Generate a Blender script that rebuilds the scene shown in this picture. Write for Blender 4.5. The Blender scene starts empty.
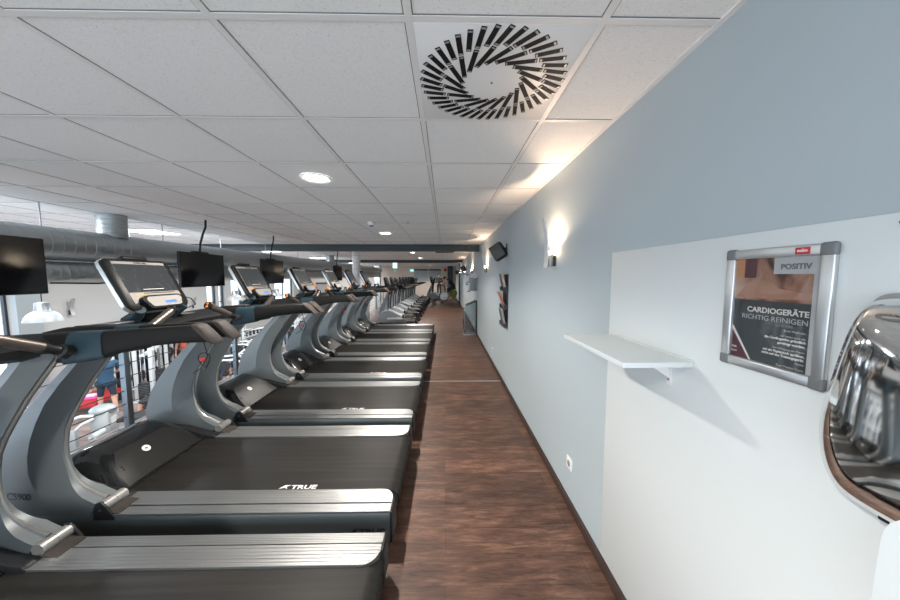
import bpy, bmesh, math, random
from mathutils import Vector, Matrix, Euler
random.seed(7)
PI = math.pi
scn = bpy.context.scene
COL = scn.collection

# ------------------------------------------------------------------ materials
def new_mat(name):
    m = bpy.data.materials.new(name); m.use_nodes = True
    nt = m.node_tree
    return m, nt, nt.nodes['Principled BSDF']

def pbr(name, col, rough=0.5, metal=0.0, spec=0.5, coat=0.0, emit=None, estr=0.0, noise=0.0, nscale=60.0, bump=0.0, aniso=0.0, trans=0.0):
    m, nt, b = new_mat(name)
    b.inputs['Base Color'].default_value = (*col, 1)
    b.inputs['Roughness'].default_value = rough
    b.inputs['Metallic'].default_value = metal
    b.inputs['Specular IOR Level'].default_value = spec
    b.inputs['Coat Weight'].default_value = coat
    if aniso: b.inputs['Anisotropic'].default_value = aniso
    if trans: b.inputs['Transmission Weight'].default_value = trans
    if emit:
        b.inputs['Emission Color'].default_value = (*emit, 1)
        b.inputs['Emission Strength'].default_value = estr
    if noise or bump:
        tc = nt.nodes.new('ShaderNodeTexCoord')
        n = nt.nodes.new('ShaderNodeTexNoise'); n.inputs['Scale'].default_value = nscale; n.inputs['Detail'].default_value = 4
        nt.links.new(tc.outputs['Object'], n.inputs['Vector'])
        if noise:
            r = nt.nodes.new('ShaderNodeMapRange')
            r.inputs['To Min'].default_value = 1 - noise; r.inputs['To Max'].default_value = 1 + noise
            nt.links.new(n.outputs['Fac'], r.inputs['Value'])
            mx = nt.nodes.new('ShaderNodeVectorMath'); mx.operation = 'SCALE'
            mx.inputs[0].default_value = col
            nt.links.new(r.outputs['Result'], mx.inputs['Scale'])
            nt.links.new(mx.outputs['Vector'], b.inputs['Base Color'])
        if bump:
            bp = nt.nodes.new('ShaderNodeBump'); bp.inputs['Strength'].default_value = bump; bp.inputs['Distance'].default_value = 0.01
            nt.links.new(n.outputs['Fac'], bp.inputs['Height'])
            nt.links.new(bp.outputs['Normal'], b.inputs['Normal'])
    return m

def ramp(nt, stops):
    r = nt.nodes.new('ShaderNodeValToRGB')
    els = r.color_ramp.elements
    while len(els) < len(stops): els.new(0.5)
    for e, (p, c) in zip(els, stops):
        e.position = p; e.color = (*c, 1)
    return r

def wood_floor(name, tint=1.0, dark=(0.036, 0.017, 0.012), mid=(0.115, 0.058, 0.039), lite=(0.245, 0.132, 0.088), rough=0.42):
    m, nt, b = new_mat(name)
    L = nt.links.new
    tc = nt.nodes.new('ShaderNodeTexCoord')
    br = nt.nodes.new('ShaderNodeTexBrick')
    br.offset = 0.37; br.squash = 1.0
    br.inputs['Scale'].default_value = 1.0
    br.inputs['Brick Width'].default_value = 1.22
    br.inputs['Row Height'].default_value = 0.18
    br.inputs['Mortar Size'].default_value = 0.0012
    br.inputs['Mortar Smooth'].default_value = 0.1
    br.inputs['Color1'].default_value = (0.72, 0.72, 0.72, 1)
    br.inputs['Color2'].default_value = (1.25, 1.2, 1.15, 1)
    br.inputs['Mortar'].default_value = (0.42, 0.40, 0.38, 1)
    L(tc.outputs['Object'], br.inputs['Vector'])
    mp = nt.nodes.new('ShaderNodeMapping'); mp.inputs['Scale'].default_value = (4.6, 34.0, 1)
    L(tc.outputs['Object'], mp.inputs['Vector'])
    n1 = nt.nodes.new('ShaderNodeTexNoise'); n1.inputs['Scale'].default_value = 1.0; n1.inputs['Detail'].default_value = 8; n1.inputs['Roughness'].default_value = 0.74; n1.inputs['Distortion'].default_value = 1.2
    L(mp.outputs['Vector'], n1.inputs['Vector'])
    mp2 = nt.nodes.new('ShaderNodeMapping'); mp2.inputs['Scale'].default_value = (3.0, 9.0, 1)
    L(tc.outputs['Object'], mp2.inputs['Vector'])
    n2 = nt.nodes.new('ShaderNodeTexNoise'); n2.inputs['Scale'].default_value = 1.3; n2.inputs['Detail'].default_value = 5
    L(mp2.outputs['Vector'], n2.inputs['Vector'])
    ad = nt.nodes.new('ShaderNodeMath'); ad.operation = 'MULTIPLY_ADD'
    ad.inputs[1].default_value = 0.62; L(n1.outputs['Fac'], ad.inputs[0])
    hf = nt.nodes.new('ShaderNodeMath'); hf.operation = 'MULTIPLY'; hf.inputs[1].default_value = 0.38
    L(n2.outputs['Fac'], hf.inputs[0]); L(hf.outputs[0], ad.inputs[2])
    rp = ramp(nt, [(0.34, dark), (0.5, mid), (0.66, lite)])
    L(ad.outputs[0], rp.inputs['Fac'])
    mx = nt.nodes.new('ShaderNodeMix'); mx.data_type = 'RGBA'; mx.blend_type = 'MULTIPLY'; mx.inputs['Factor'].default_value = 1.0
    L(rp.outputs['Color'], mx.inputs['A']); L(br.outputs['Color'], mx.inputs['B'])
    L(mx.outputs['Result'], b.inputs['Base Color'])
    rr = nt.nodes.new('ShaderNodeMapRange'); rr.inputs['To Min'].default_value = rough - 0.06; rr.inputs['To Max'].default_value = rough + 0.16
    L(n1.outputs['Fac'], rr.inputs['Value']); L(rr.outputs['Result'], b.inputs['Roughness'])
    bp = nt.nodes.new('ShaderNodeBump'); bp.inputs['Strength'].default_value = 0.25; bp.inputs['Distance'].default_value = 0.004
    L(n1.outputs['Fac'], bp.inputs['Height']); L(bp.outputs['Normal'], b.inputs['Normal'])
    return m

def ceiling_tile(name):
    m, nt, b = new_mat(name)
    L = nt.links.new
    tc = nt.nodes.new('ShaderNodeTexCoord')
    v = nt.nodes.new('ShaderNodeTexNoise'); v.inputs['Scale'].default_value = 150; v.inputs['Detail'].default_value = 2; v.inputs['Distortion'].default_value = 1.5
    L(tc.outputs['Object'], v.inputs['Vector'])
    rp = ramp(nt, [(0.30, (0.66, 0.66, 0.645)), (0.40, (0.85, 0.85, 0.84)), (0.6, (0.88, 0.88, 0.87))])
    L(v.outputs['Fac'], rp.inputs['Fac'])
    L(rp.outputs['Color'], b.inputs['Base Color'])
    b.inputs['Roughness'].default_value = 0.9
    bp = nt.nodes.new('ShaderNodeBump'); bp.inputs['Strength'].default_value = 0.4; bp.inputs['Distance'].default_value = 0.003
    L(rp.outputs['Color'], bp.inputs['Height']); L(bp.outputs['Normal'], b.inputs['Normal'])
    return m

def brushed(name, col, rough=0.3, scale=(1.5, 260, 260)):
    m, nt, b = new_mat(name)
    L = nt.links.new
    b.inputs['Base Color'].default_value = (*col, 1)
    b.inputs['Metallic'].default_value = 0.9
    tc = nt.nodes.new('ShaderNodeTexCoord')
    mp = nt.nodes.new('ShaderNodeMapping'); mp.inputs['Scale'].default_value = scale
    L(tc.outputs['Object'], mp.inputs['Vector'])
    n = nt.nodes.new('ShaderNodeTexNoise'); n.inputs['Scale'].default_value = 1; n.inputs['Detail'].default_value = 3
    L(mp.outputs['Vector'], n.inputs['Vector'])
    rr = nt.nodes.new('ShaderNodeMapRange'); rr.inputs['To Min'].default_value = rough - .06; rr.inputs['To Max'].default_value = rough + .1
    L(n.outputs['Fac'], rr.inputs['Value']); L(rr.outputs['Result'], b.inputs['Roughness'])
    rc = ramp(nt, [(0.3, tuple(c * .82 for c in col)), (0.7, col)])
    L(n.outputs['Fac'], rc.inputs['Fac']); L(rc.outputs['Color'], b.inputs['Base Color'])
    return m

def belt_mat(name):
    m, nt, b = new_mat(name)
    L = nt.links.new
    tc = nt.nodes.new('ShaderNodeTexCoord')
    mp = nt.nodes.new('ShaderNodeMapping'); mp.inputs['Scale'].default_value = (1.2, 34, 1)
    L(tc.outputs['Object'], mp.inputs['Vector'])
    n = nt.nodes.new('ShaderNodeTexNoise'); n.inputs['Scale'].default_value = 1; n.inputs['Detail'].default_value = 7
    L(mp.outputs['Vector'], n.inputs['Vector'])
    n2 = nt.nodes.new('ShaderNodeTexNoise'); n2.inputs['Scale'].default_value = 240; n2.inputs['Detail'].default_value = 2
    L(tc.outputs['Object'], n2.inputs['Vector'])
    rp = ramp(nt, [(0.3, (0.015, 0.014, 0.013)), (0.7, (0.031, 0.028, 0.0255))])
    L(n.outputs['Fac'], rp.inputs['Fac']); L(rp.outputs['Color'], b.inputs['Base Color'])
    b.inputs['Roughness'].default_value = 0.5; b.inputs['Specular IOR Level'].default_value = 0.22
    bp = nt.nodes.new('ShaderNodeBump'); bp.inputs['Strength'].default_value = 0.35; bp.inputs['Distance'].default_value = 0.002
    L(n2.outputs['Fac'], bp.inputs['Height']); L(bp.outputs['Normal'], b.inputs['Normal'])
    return m

def emis(name, col, s):
    m, nt, b = new_mat(name)
    b.inputs['Base Color'].default_value = (*[min(1, c) for c in col], 1)
    b.inputs['Emission Color'].default_value = (*col, 1); b.inputs['Emission Strength'].default_value = s
    return m

def glass_pane(name, tint=(0.95, 0.97, 1.0), mixf=0.07):
    m = bpy.data.materials.new(name); m.use_nodes = True
    nt = m.node_tree; nt.nodes.clear()
    o = nt.nodes.new('ShaderNodeOutputMaterial')
    t = nt.nodes.new('ShaderNodeBsdfTransparent'); t.inputs['Color'].default_value = (*tint, 1)
    g = nt.nodes.new('ShaderNodeBsdfGlossy'); g.inputs['Roughness'].default_value = 0.03
    mx = nt.nodes.new('ShaderNodeMixShader'); mx.inputs['Fac'].default_value = mixf
    nt.links.new(t.outputs[0], mx.inputs[1]); nt.links.new(g.outputs[0], mx.inputs[2]); nt.links.new(mx.outputs[0], o.inputs[0])
    return m

def screen_mat(name):
    # the screen saver of the consoles: a dark picture with swirling pale strokes
    m, nt, b = new_mat(name)
    L = nt.links.new
    tc = nt.nodes.new('ShaderNodeTexCoord')
    w = nt.nodes.new('ShaderNodeTexNoise'); w.inputs['Scale'].default_value = 9; w.inputs['Detail'].default_value = 4; w.inputs['Distortion'].default_value = 2.5
    L(tc.outputs['Object'], w.inputs['Vector'])
    rp = ramp(nt, [(0.0, (0.055, 0.062, 0.066)), (0.58, (0.060, 0.066, 0.070)), (0.66, (0.16, 0.155, 0.16)), (0.72, (0.075, 0.08, 0.09))])
    L(w.outputs['Fac'], rp.inputs['Fac'])
    L(rp.outputs['Color'], b.inputs['Emission Color']); b.inputs['Emission Strength'].default_value = 0.5
    b.inputs['Base Color'].default_value = (0.012, 0.013, 0.014, 1); b.inputs['Roughness'].default_value = 0.3; b.inputs['Specular IOR Level'].default_value = 0.12
    return m

def duct_mat(name):
    m, nt, b = new_mat(name)
    b.inputs['Base Color'].default_value = (0.46, 0.49, 0.50, 1); b.inputs['Metallic'].default_value = 0.75; b.inputs['Roughness'].default_value = 0.42
    return m

M = dict(
    paint=pbr('wall_paint', (0.455, 0.52, 0.545), 0.62, noise=0.02, nscale=3, bump=0.015),
    white_board=pbr('white_board', (0.71, 0.755, 0.755), 0.4),
    hall_paint=pbr('hall_paint', (0.42, 0.40, 0.375), 0.7, noise=0.02, nscale=2),
    far_paint=pbr('far_paint', (0.62, 0.54, 0.47), 0.7, noise=0.02, nscale=2),
    tile=ceiling_tile('ceiling_tile'),
    gap_shade=pbr('painted_gap_shade', (.16, .155, .15), .8),  # dark strips painting the shade of recessed tile edges beside the bars
    tbar=pbr('grid_bar', (0.80, 0.795, 0.78), 0.45),
    floor=wood_floor('dark_plank_floor'),
    hall_floor=wood_floor('hall_plank_floor', dark=(0.15, 0.11, 0.095), mid=(0.25, 0.19, 0.17), lite=(0.34, 0.27, 0.245), rough=0.4),
    skirt=pbr('baseboard_brown', (0.05, 0.030, 0.024), 0.5, noise=0.15, nscale=20),
    slate=pbr('slate_beam', (0.045, 0.062, 0.070), 0.55),
    slab=pbr('slab_grey', (0.25, 0.25, 0.25), 0.8),
    alu=brushed('brushed_aluminium', (0.50, 0.505, 0.50), 0.30),
    alu_plain=pbr('satin_aluminium', (0.62, 0.63, 0.63), 0.32, 0.9),
    alu_dull=pbr('dull_aluminium', (0.36, 0.355, 0.34), 0.42, 0.55),
    chrome=pbr('chrome', (0.80, 0.80, 0.79), 0.06, 1.0),
    tgrey=pbr('treadmill_grey', (0.145, 0.165, 0.172), 0.42, 0.25, coat=0.15, bump=0.02, nscale=400),
    tgrey2=pbr('treadmill_dark_grey', (0.066, 0.069, 0.066), 0.5, 0.2),
    side=pbr('frame_teal_grey', (0.085, 0.105, 0.108), 0.40, 0.3),
    trim=pbr('trim_silver', (0.36, 0.35, 0.335), 0.36, 0.7),
    slot_black=pbr('slot_black', (0.006, 0.006, 0.007), 0.6, spec=.2),
    console_black=pbr('console_black', (0.011, 0.0115, 0.012), 0.4, spec=.16),
    black=pbr('black_plastic', (0.014, 0.015, 0.016), 0.45, spec=.28, noise=0.1, nscale=200),
    gloss=pbr('gloss_black', (0.010, 0.011, 0.012), 0.16, coat=0.3),
    hoodplate=pbr('hood_plate', (0.015, 0.0145, 0.014), 0.38, spec=.28),
    rail=pbr('handrail_black', (0.013, 0.0125, 0.012), 0.5, spec=.13, bump=0.03, nscale=500),
    cap=pbr('rail_cap', (0.055, 0.047, 0.043), 0.6, spec=.1),
    band=pbr('rail_band', (0.020, 0.044, 0.058), 0.5, spec=.3),
    belt=belt_mat('running_belt'),
    white=pbr('white_plastic', (0.82, 0.82, 0.81), 0.4),
    blade=pbr('sconce_silver', (.74, .76, .76), .4, .15),
    grip=pbr('grip_metal', (.10, .085, .075), .38, .5),
    egrey=pbr('elliptical_grey', (.33, .36, .38), .4),
    letter=pbr('white_lettering', (0.78, 0.77, 0.74), 0.5),
    dletter=pbr('dark_lettering', (0.012, 0.013, 0.014), 0.5),
    screen=screen_mat('console_screen'),
    cpanel=pbr('console_panel', (0.30, 0.285, 0.265), 0.5, spec=.2),
    lcd=pbr('lcd_blue', (.02, .05, .16), .4, spec=.1, emit=(0.10, 0.30, 0.95), estr=.75),
    orange=pbr('orange', (0.85, 0.28, 0.05), 0.45),
    red=pbr('red', (0.50, 0.025, 0.03), 0.45),
    green=pbr('green', (0.20, 0.30, 0.04), 0.6),
    blue=pbr('blue_item', (0.03, 0.10, 0.42), 0.5),
    tv=pbr('tv_glass', (0.010, 0.010, 0.011), 0.10, coat=0.0),
    duct=duct_mat('spiral_duct'),
    dark_metal=pbr('dark_metal', (0.05, 0.055, 0.058), 0.4, 0.6),
    post=pbr('railing_post', (0.17, 0.21, 0.24), 0.35, 0.6),
    steel=pbr('steel', (0.45, 0.46, 0.46), 0.3, 0.9),
    glass=glass_pane('window_glass'),
    clear=glass_pane('acrylic', (0.80, 0.84, 0.86), 0.16),
    sheet=glass_pane('poster_sheet', (0.97, 0.97, 0.97), 0.05),
    bulb=emis('warm_bulb', (1.0, 0.72, 0.45), 40),
    lamp=emis('cool_lamp', (1.0, 0.97, 0.92), 14),
    panel=emis('panel_lamp', (0.95, 0.98, 1.0), 7),
    frost=pbr('frosted_plastic', (0.62, 0.68, 0.70), 0.45, trans=0.0),
    bell=pbr('bell_lamp', (0.36, 0.36, 0.355), 0.35),
    mach_mid=pbr('machine_mid', (.42, .43, .42), .4),
    frame_white=pbr('machine_white', (0.66, 0.67, 0.66), 0.35),
    frame_grey=pbr('machine_grey', (0.34, 0.36, 0.36), 0.4, 0.3),
    pad=pbr('black_pad', (0.02, 0.021, 0.023), 0.5),
    wheel=pbr('weight_plate', (0.025, 0.027, 0.03), 0.45),
    skin=pbr('skin', (0.62, 0.33, 0.23), 0.55),
    hair=pbr('dark_hair', (0.02, 0.015, 0.012), 0.6),
    grey_hair=pbr('grey_hair', (0.6, 0.57, 0.53), 0.7),
    blue_shirt=pbr('blue_shirt', (0.025, 0.07, 0.125), 0.85),
    sky_towel=pbr('bright_blue', (0.03, 0.28, 0.62), 0.85),
    navy=pbr('navy_cloth', (0.020, 0.034, 0.052), 0.85),
    dark_cloth=pbr('dark_cloth', (0.025, 0.027, 0.027), 0.85),
    red_cloth=pbr('coral_cloth', (0.70, 0.16, 0.09), 0.85),
    shoe=pbr('pale_shoe', (0.70, 0.70, 0.70), 0.6),
    blue_shoe=pbr('blue_shoe', (0.05, 0.35, 0.70), 0.6),
    pink=pbr('pink_item', (0.80, 0.10, 0.35), 0.6),
    exit=emis('exit_green', (0.10, 0.75, 0.55), 0.9),
    exit_w=emis('exit_white', (0.9, 1.0, 0.97), 0.9),
    p_dark=pbr('poster_dark', (0.050, 0.058, 0.064), 0.3),
    p_photo=None,
    p_maroon=pbr('poster_maroon', (0.10, 0.035, 0.045), 0.3),
    p_orange=pbr('poster_orange', (.52, .24, .11), .35),
    p_grey=pbr('poster_grey', (0.33, 0.36, 0.37), 0.4),
    p_lite=pbr('poster_light', (0.50, 0.52, 0.53), 0.3),
    corner=pbr('frame_corner', (0.16, 0.175, 0.18), 0.45),
    towel_paper=pbr('towel_paper', (.66, .71, .72), .8),
    paper=pbr('paper', (0.75, 0.74, 0.72), 0.6),
)

def poster_photo(name):
    m, nt, b = new_mat(name)
    L = nt.links.new
    tc = nt.nodes.new('ShaderNodeTexCoord')
    n = nt.nodes.new('ShaderNodeTexNoise'); n.inputs['Scale'].default_value = 13; n.inputs['Detail'].default_value = 3; n.inputs['Distortion'].default_value = 0.8
    L(tc.outputs['Object'], n.inputs['Vector'])
    rp = ramp(nt, [(0.3, (0.07, 0.03, 0.022)), (0.45, (0.30, 0.14, 0.09)), (0.58, (0.42, 0.27, 0.19)), (0.72, (0.52, 0.42, 0.36))])
    L(n.outputs['Fac'], rp.inputs['Fac']); L(rp.outputs['Color'], b.inputs['Base Color'])
    b.inputs['Roughness'].default_value = 0.3
    return m
M['p_photo'] = poster_photo('poster_photo')

# ------------------------------------------------------------------ mesh builder
class MB:
    def __init__(s):
        s.bm = bmesh.new(); s.mats = []
    def mi(s, m):
        if isinstance(m, str): m = M[m]
        if m not in s.mats: s.mats.append(m)
        return s.mats.index(m)
    def add(s, verts, faces, m, X=None):
        k = s.mi(m)
        vs = [s.bm.verts.new((X @ Vector(v)) if X else v) for v in verts]
        for f in faces:
            try:
                fc = s.bm.faces.new([vs[i] for i in f]); fc.material_index = k; fc.smooth = True
            except ValueError:
                pass
    def merge(s, bm2, m, X=None):
        bm2.verts.ensure_lookup_table(); bm2.verts.index_update()
        s.add([v.co.copy() for v in bm2.verts], [[v.index for v in f.verts] for f in bm2.faces], m, X)
        bm2.free()
    def box(s, x0, x1, y0, y1, z0, z1, m, bev=0.0, seg=2, X=None):
        b = bmesh.new()
        bmesh.ops.create_cube(b, size=1)
        for v in b.verts:
            v.co = Vector(((x0 + x1) / 2 + v.co.x * (x1 - x0), (y0 + y1) / 2 + v.co.y * (y1 - y0), (z0 + z1) / 2 + v.co.z * (z1 - z0)))
        if bev:
            bmesh.ops.bevel(b, geom=b.edges[:], offset=bev, segments=seg, affect='EDGES', profile=0.5)
        s.merge(b, m, X)
    def prism(s, poly, axis, a, b_, m, bev=0.0, seg=2, X=None):
        """poly in the two axes left after axis (cyclic order kept), extruded from a to b_"""
        def P(p, t):
            if axis == 'x': return (t, p[0], p[1])
            if axis == 'y': return (p[0], t, p[1])
            return (p[0], p[1], t)
        n = len(poly)
        b = bmesh.new()
        v0 = [b.verts.new(P(p, a)) for p in poly]; v1 = [b.verts.new(P(p, b_)) for p in poly]
        b.faces.new(v0); b.faces.new(list(reversed(v1)))
        for i in range(n):
            j = (i + 1) % n
            b.faces.new((v0[j], v0[i], v1[i], v1[j]))
        bmesh.ops.recalc_face_normals(b, faces=b.faces[:])
        if bev:
            bmesh.ops.bevel(b, geom=b.edges[:], offset=bev, segments=seg, affect='EDGES', profile=0.5)
        s.merge(b, m, X)
    def tube(s, pts, r, m, n=10, caps=True, X=None, flat=1.0):
        pts = [Vector(p) for p in pts]
        R = r if isinstance(r, (list, tuple)) else [r] * len(pts)
        t0 = (pts[1] - pts[0]).normalized()
        up = Vector((0, 0, 1)) if abs(t0.z) < 0.9 else Vector((0, 1, 0))
        u = t0.cross(up).normalized(); verts = []; prev = t0
        for i, p in enumerate(pts):
            if i == 0: t = t0
            elif i == len(pts) - 1: t = (pts[i] - pts[i - 1]).normalized()
            else: t = ((pts[i + 1] - pts[i]).normalized() + (pts[i] - pts[i - 1]).normalized()).normalized()
            u = (u - t * u.dot(t)).normalized(); w = t.cross(u)
            for k in range(n):
                a = 2 * PI * k / n
                verts.append(p + u * math.cos(a) * R[i] + w * math.sin(a) * R[i] * flat)
        faces = []
        for i in range(len(pts) - 1):
            for k in range(n):
                k2 = (k + 1) % n
                faces.append((i * n + k, i * n + k2, (i + 1) * n + k2, (i + 1) * n + k))
        if caps:
            faces.append(tuple(reversed(range(n)))); e = (len(pts) - 1) * n; faces.append(tuple(e + k for k in range(n)))
        s.add(verts, faces, m, X)
    def cyl(s, p0, p1, r, m, r1=None, n=18, X=None):
        s.tube([p0, p1], [r, r if r1 is None else r1], m, n, True, X)
    def lathe(s, prof, m, n=24, X=None, close=False):
        """profile [(r,z)] round z"""
        verts = []; faces = []
        for (r, z) in prof:
            for k in range(n):
                a = 2 * PI * k / n
                verts.append((r * math.cos(a), r * math.sin(a), z))
        for i in range(len(prof) - 1):
            for k in range(n):
                k2 = (k + 1) % n
                faces.append((i * n + k, i * n + k2, (i + 1) * n + k2, (i + 1) * n + k))
        if close:
            faces.append(tuple(reversed(range(n)))); e = (len(prof) - 1) * n; faces.append(tuple(e + k for k in range(n)))
        s.add(verts, faces, m, X)
    def loft(s, secs, m, caps=True, X=None, mats=None):
        n = len(secs[0]); verts = [p for q in secs for p in q]
        groups = {}
        for i in range(len(secs) - 1):
            for k in range(n):
                k2 = (k + 1) % n
                mm = mats[k] if mats else m
                groups.setdefault(mm, []).append((i * n + k, i * n + k2, (i + 1) * n + k2, (i + 1) * n + k))
        if caps:
            e = (len(secs) - 1) * n
            groups.setdefault(m, []).extend([tuple(reversed(range(n))), tuple(e + k for k in range(n))])
        vs = [s.bm.verts.new((X @ Vector(v)) if X else Vector(v)) for v in verts]
        for mm, fs in groups.items():
            k = s.mi(mm)
            for f in fs:
                try:
                    fc = s.bm.faces.new([vs[i] for i in f]); fc.material_index = k; fc.smooth = True
                except ValueError:
                    pass
    def ball(s, c, r, m, X=None, sub=2):
        b = bmesh.new(); bmesh.ops.create_icosphere(b, subdivisions=sub, radius=1)
        rr = r if isinstance(r, (tuple, list)) else (r, r, r)
        for v in b.verts: v.co = Vector((c[0] + v.co.x * rr[0], c[1] + v.co.y * rr[1], c[2] + v.co.z * rr[2]))
        s.merge(b, m, X)
    def text(s, t, size, m, X, ext=0.0008, bold=0.0, align='LEFT', width=None):
        c = bpy.data.curves.new('t', 'FONT'); c.body = t; c.size = size; c.extrude = ext; c.offset = bold
        c.align_x = align; c.resolution_u = 3
        o = bpy.data.objects.new('t', c); COL.objects.link(o)
        dg = bpy.context.evaluated_depsgraph_get()
        me = bpy.data.meshes.new_from_object(o.evaluated_get(dg))
        b = bmesh.new(); b.from_mesh(me)
        if width:
            xs = [v.co.x for v in b.verts]; k = width / (max(xs) - min(xs))
            for v in b.verts: v.co.x *= k
        bpy.data.objects.remove(o); bpy.data.meshes.remove(me); bpy.data.curves.remove(c)
        s.merge(b, m, X)
    def build(s, name, parent=None, off=None, sharp=38, loc=None, rot=None):
        if off:
            bmesh.ops.translate(s.bm, verts=s.bm.verts[:], vec=off)
        bmesh.ops.recalc_face_normals(s.bm, faces=s.bm.faces[:])
        me = bpy.data.meshes.new(name); s.bm.to_mesh(me); s.bm.free()
        for m in s.mats: me.materials.append(m)
        me.set_sharp_from_angle(angle=math.radians(sharp))
        o = bpy.data.objects.new(name, me); COL.objects.link(o)
        if parent: o.parent = parent
        if loc: o.location = loc
        if rot: o.rotation_euler = rot
        return o

def tag(o, label, cat, group=None):
    o['label'] = label; o['category'] = cat
    if group: o['group'] = group
    return o
def thing(name, label, cat, loc=(0, 0, 0), rz=0.0, group=None):
    o = bpy.data.objects.new(name, None); COL.objects.link(o)
    o.location = loc; o.rotation_euler = (0, 0, rz); o.empty_display_size = 0.1
    return tag(o, label, cat, group)
def struct(o):
    o['kind'] = 'structure'; return o
def copy_tree(o, parent=None):
    c = o.copy(); COL.objects.link(c)
    if parent: c.parent = parent
    for ch in list(o.children): copy_tree(ch, c)
    return c
def again(src, label, loc, rz=None):
    c = copy_tree(src); c['label'] = label; c.location = loc
    if rz is not None: c.rotation_euler = (0, 0, rz)
    return c
def light(name, kind, loc, power, col, size=0.1, rot=(0, 0, 0), spot=None, blend=0.5):
    l = bpy.data.lights.new(name, kind); l.energy = power; l.color = col
    if kind == 'AREA': l.size = size
    elif kind in ('POINT', 'SPOT'): l.shadow_soft_size = size
    if spot: l.spot_size = spot; l.spot_blend = blend
    o = bpy.data.objects.new(name, l); COL.objects.link(o); o.location = loc; o.rotation_euler = rot
    return o
def basis(o, ex, ey, ez):
    m = Matrix((ex, ey, ez)).transposed().to_4x4(); m.translation = Vector(o); return m

# ------------------------------------------------------------------ setting
CZ = 2.376; WX = 0.861; LOW = -2.4; HX = -11.3; YB = -2.4; YF = 24.0; EX = -3.4
b = MB(); b.box(EX, WX + 0.15, YB, YF + .2, -0.25, 0.0, 'floor'); struct(b.build('floor'))
b = MB(); b.box(HX - .3, EX + 0.3, YB, YF + .2, LOW - 0.15, LOW, 'hall_floor'); struct(b.build('floor_hall'))
b = MB(); b.box(EX - 0.02, EX, YB, YF, -0.30, 0.004, 'slab'); struct(b.build('trim_1'))
b = MB(); b.box(WX, WX + 0.15, YB, YF + .2, -0.25, CZ + 0.15, 'paint'); struct(b.build('wall_right'))
b = MB(); b.box(HX - .3, WX + .15, YF, YF + .2, LOW, CZ + .15, 'far_paint'); struct(b.build('wall_far'))
b = MB(); b.box(EX, EX + .15, YB, YF, LOW, -0.25, 'hall_paint'); struct(b.build('wall_under_gallery'))
b = MB(); b.box(HX - .3, WX + .15, YB, YF + .2, CZ + 0.0025, CZ + 0.16, 'tile'); struct(b.build('ceiling'))
b = MB()
for k in range(-19, 2):
    x = -0.11 + 0.6 * k
    b.box(x - .012, x + .012, YB, YF, CZ - 0.0014, CZ + 0.004, 'tbar'); b.box(x - .0152, x + .0152, YB, YF, CZ + .0012, CZ + .004, 'gap_shade')
for k in range(-6, 39):
    y = 0.99 + 0.6 * k
    b.box(HX, WX, y - .012, y + .012, CZ - 0.0012, CZ + 0.004, 'tbar'); b.box(HX, WX, y - .0152, y + .0152, CZ + .001, CZ + .004, 'gap_shade')
struct(b.build('ceiling_grid'))
b = MB(); b.box(WX - 0.016, WX, YB, 17.3, 0, 0.062, 'skirt', 0.003); struct(b.build('baseboard_right'))
b = MB(); b.box(WX - 0.02, WX, YB, YF, CZ - 0.004, CZ + 0.004, 'tbar'); struct(b.build('trim_2'))
b = MB(); b.box(EX + 0.9, WX, 4.475, 4.505, 0, 0.003, 'alu_plain'); struct(b.build('trim_3'))
# beams under the ceiling
b = MB(); b.box(HX, 0.52, 7.62, 7.92, 2.222, CZ, 'slate', .004); b.box(.525, WX, 7.62, 7.92, 2.215, CZ, 'slate', .004); struct(b.build('beam_1'))
b = MB(); b.box(HX, WX, 15.0, 15.3, 2.25, CZ, 'slate', .004); struct(b.build('beam_2'))
b = MB(); b.box(WX - .06, WX, 17.3, 17.5, 0, CZ, 'slate', .004); struct(b.build('pillar_1'))
# hall window wall: solid pieces between the openings
wins = [(3.2, 8.05, LOW + 0.05, 1.25), (14.55, 15.2, -0.9, 1.45), (15.3, 15.75, -0.9, 1.45), (16.2, 17.1, -0.9, 1.45), (18.4, 19.9, -0.9, 1.45), (20.3, 22.8, -0.9, 1.45), (-2.0, 2.9, LOW + .05, 1.25)]
wins.sort()
b = MB(); y = YB
for (a, c, z0, z1) in wins:
    b.box(HX - .3, HX, y, a, LOW, CZ + .1, 'hall_paint')
    b.box(HX - .3, HX, a, c, LOW, z0, 'hall_paint'); b.box(HX - .3, HX, a, c, z1, CZ + .1, 'hall_paint')
    y = c
b.box(HX - .3, HX, y, YF, LOW, CZ + .1, 'hall_paint')
struct(b.build('wall_left'))
b = MB(); b.box(HX, HX + .12, 8.05, 8.55, LOW, CZ, 'frame_grey'); struct(b.build('pillar_2'))
for i, (a, c, z0, z1) in enumerate(wins):
    w = MB()
    f = 0.05
    xs = (HX - .2, HX - .12)
    w.box(xs[0], xs[1], a, a + f, z0, z1, 'dark_metal'); w.box(xs[0], xs[1], c - f, c, z0, z1, 'dark_metal')
    w.box(xs[0], xs[1], a + f, c - f, z0, z0 + f, 'dark_metal'); w.box(xs[0], xs[1], a + f, c - f, z1 - f, z1, 'dark_metal')
    n = max(1, int((c - a) / 1.1))
    for k in range(1, n):
        yy = a + (c - a) * k / n; w.box(xs[0], xs[1], yy - .025, yy + .025, z0 + f, z1 - f, 'dark_metal')
    for zz in ([0.0] if z0 < -2 else [0.3]):
        w.box(xs[0] + .001, xs[1] - .001, a + f, c - f, zz - .02, zz + .02, 'dark_metal')
    wo = struct(w.build('window_%d' % (i + 1)))
    g = MB(); g.box(HX - .165, HX - .155, a + f, c - f, z0 + f, z1 - f, 'glass'); g.build('pane', wo)
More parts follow.
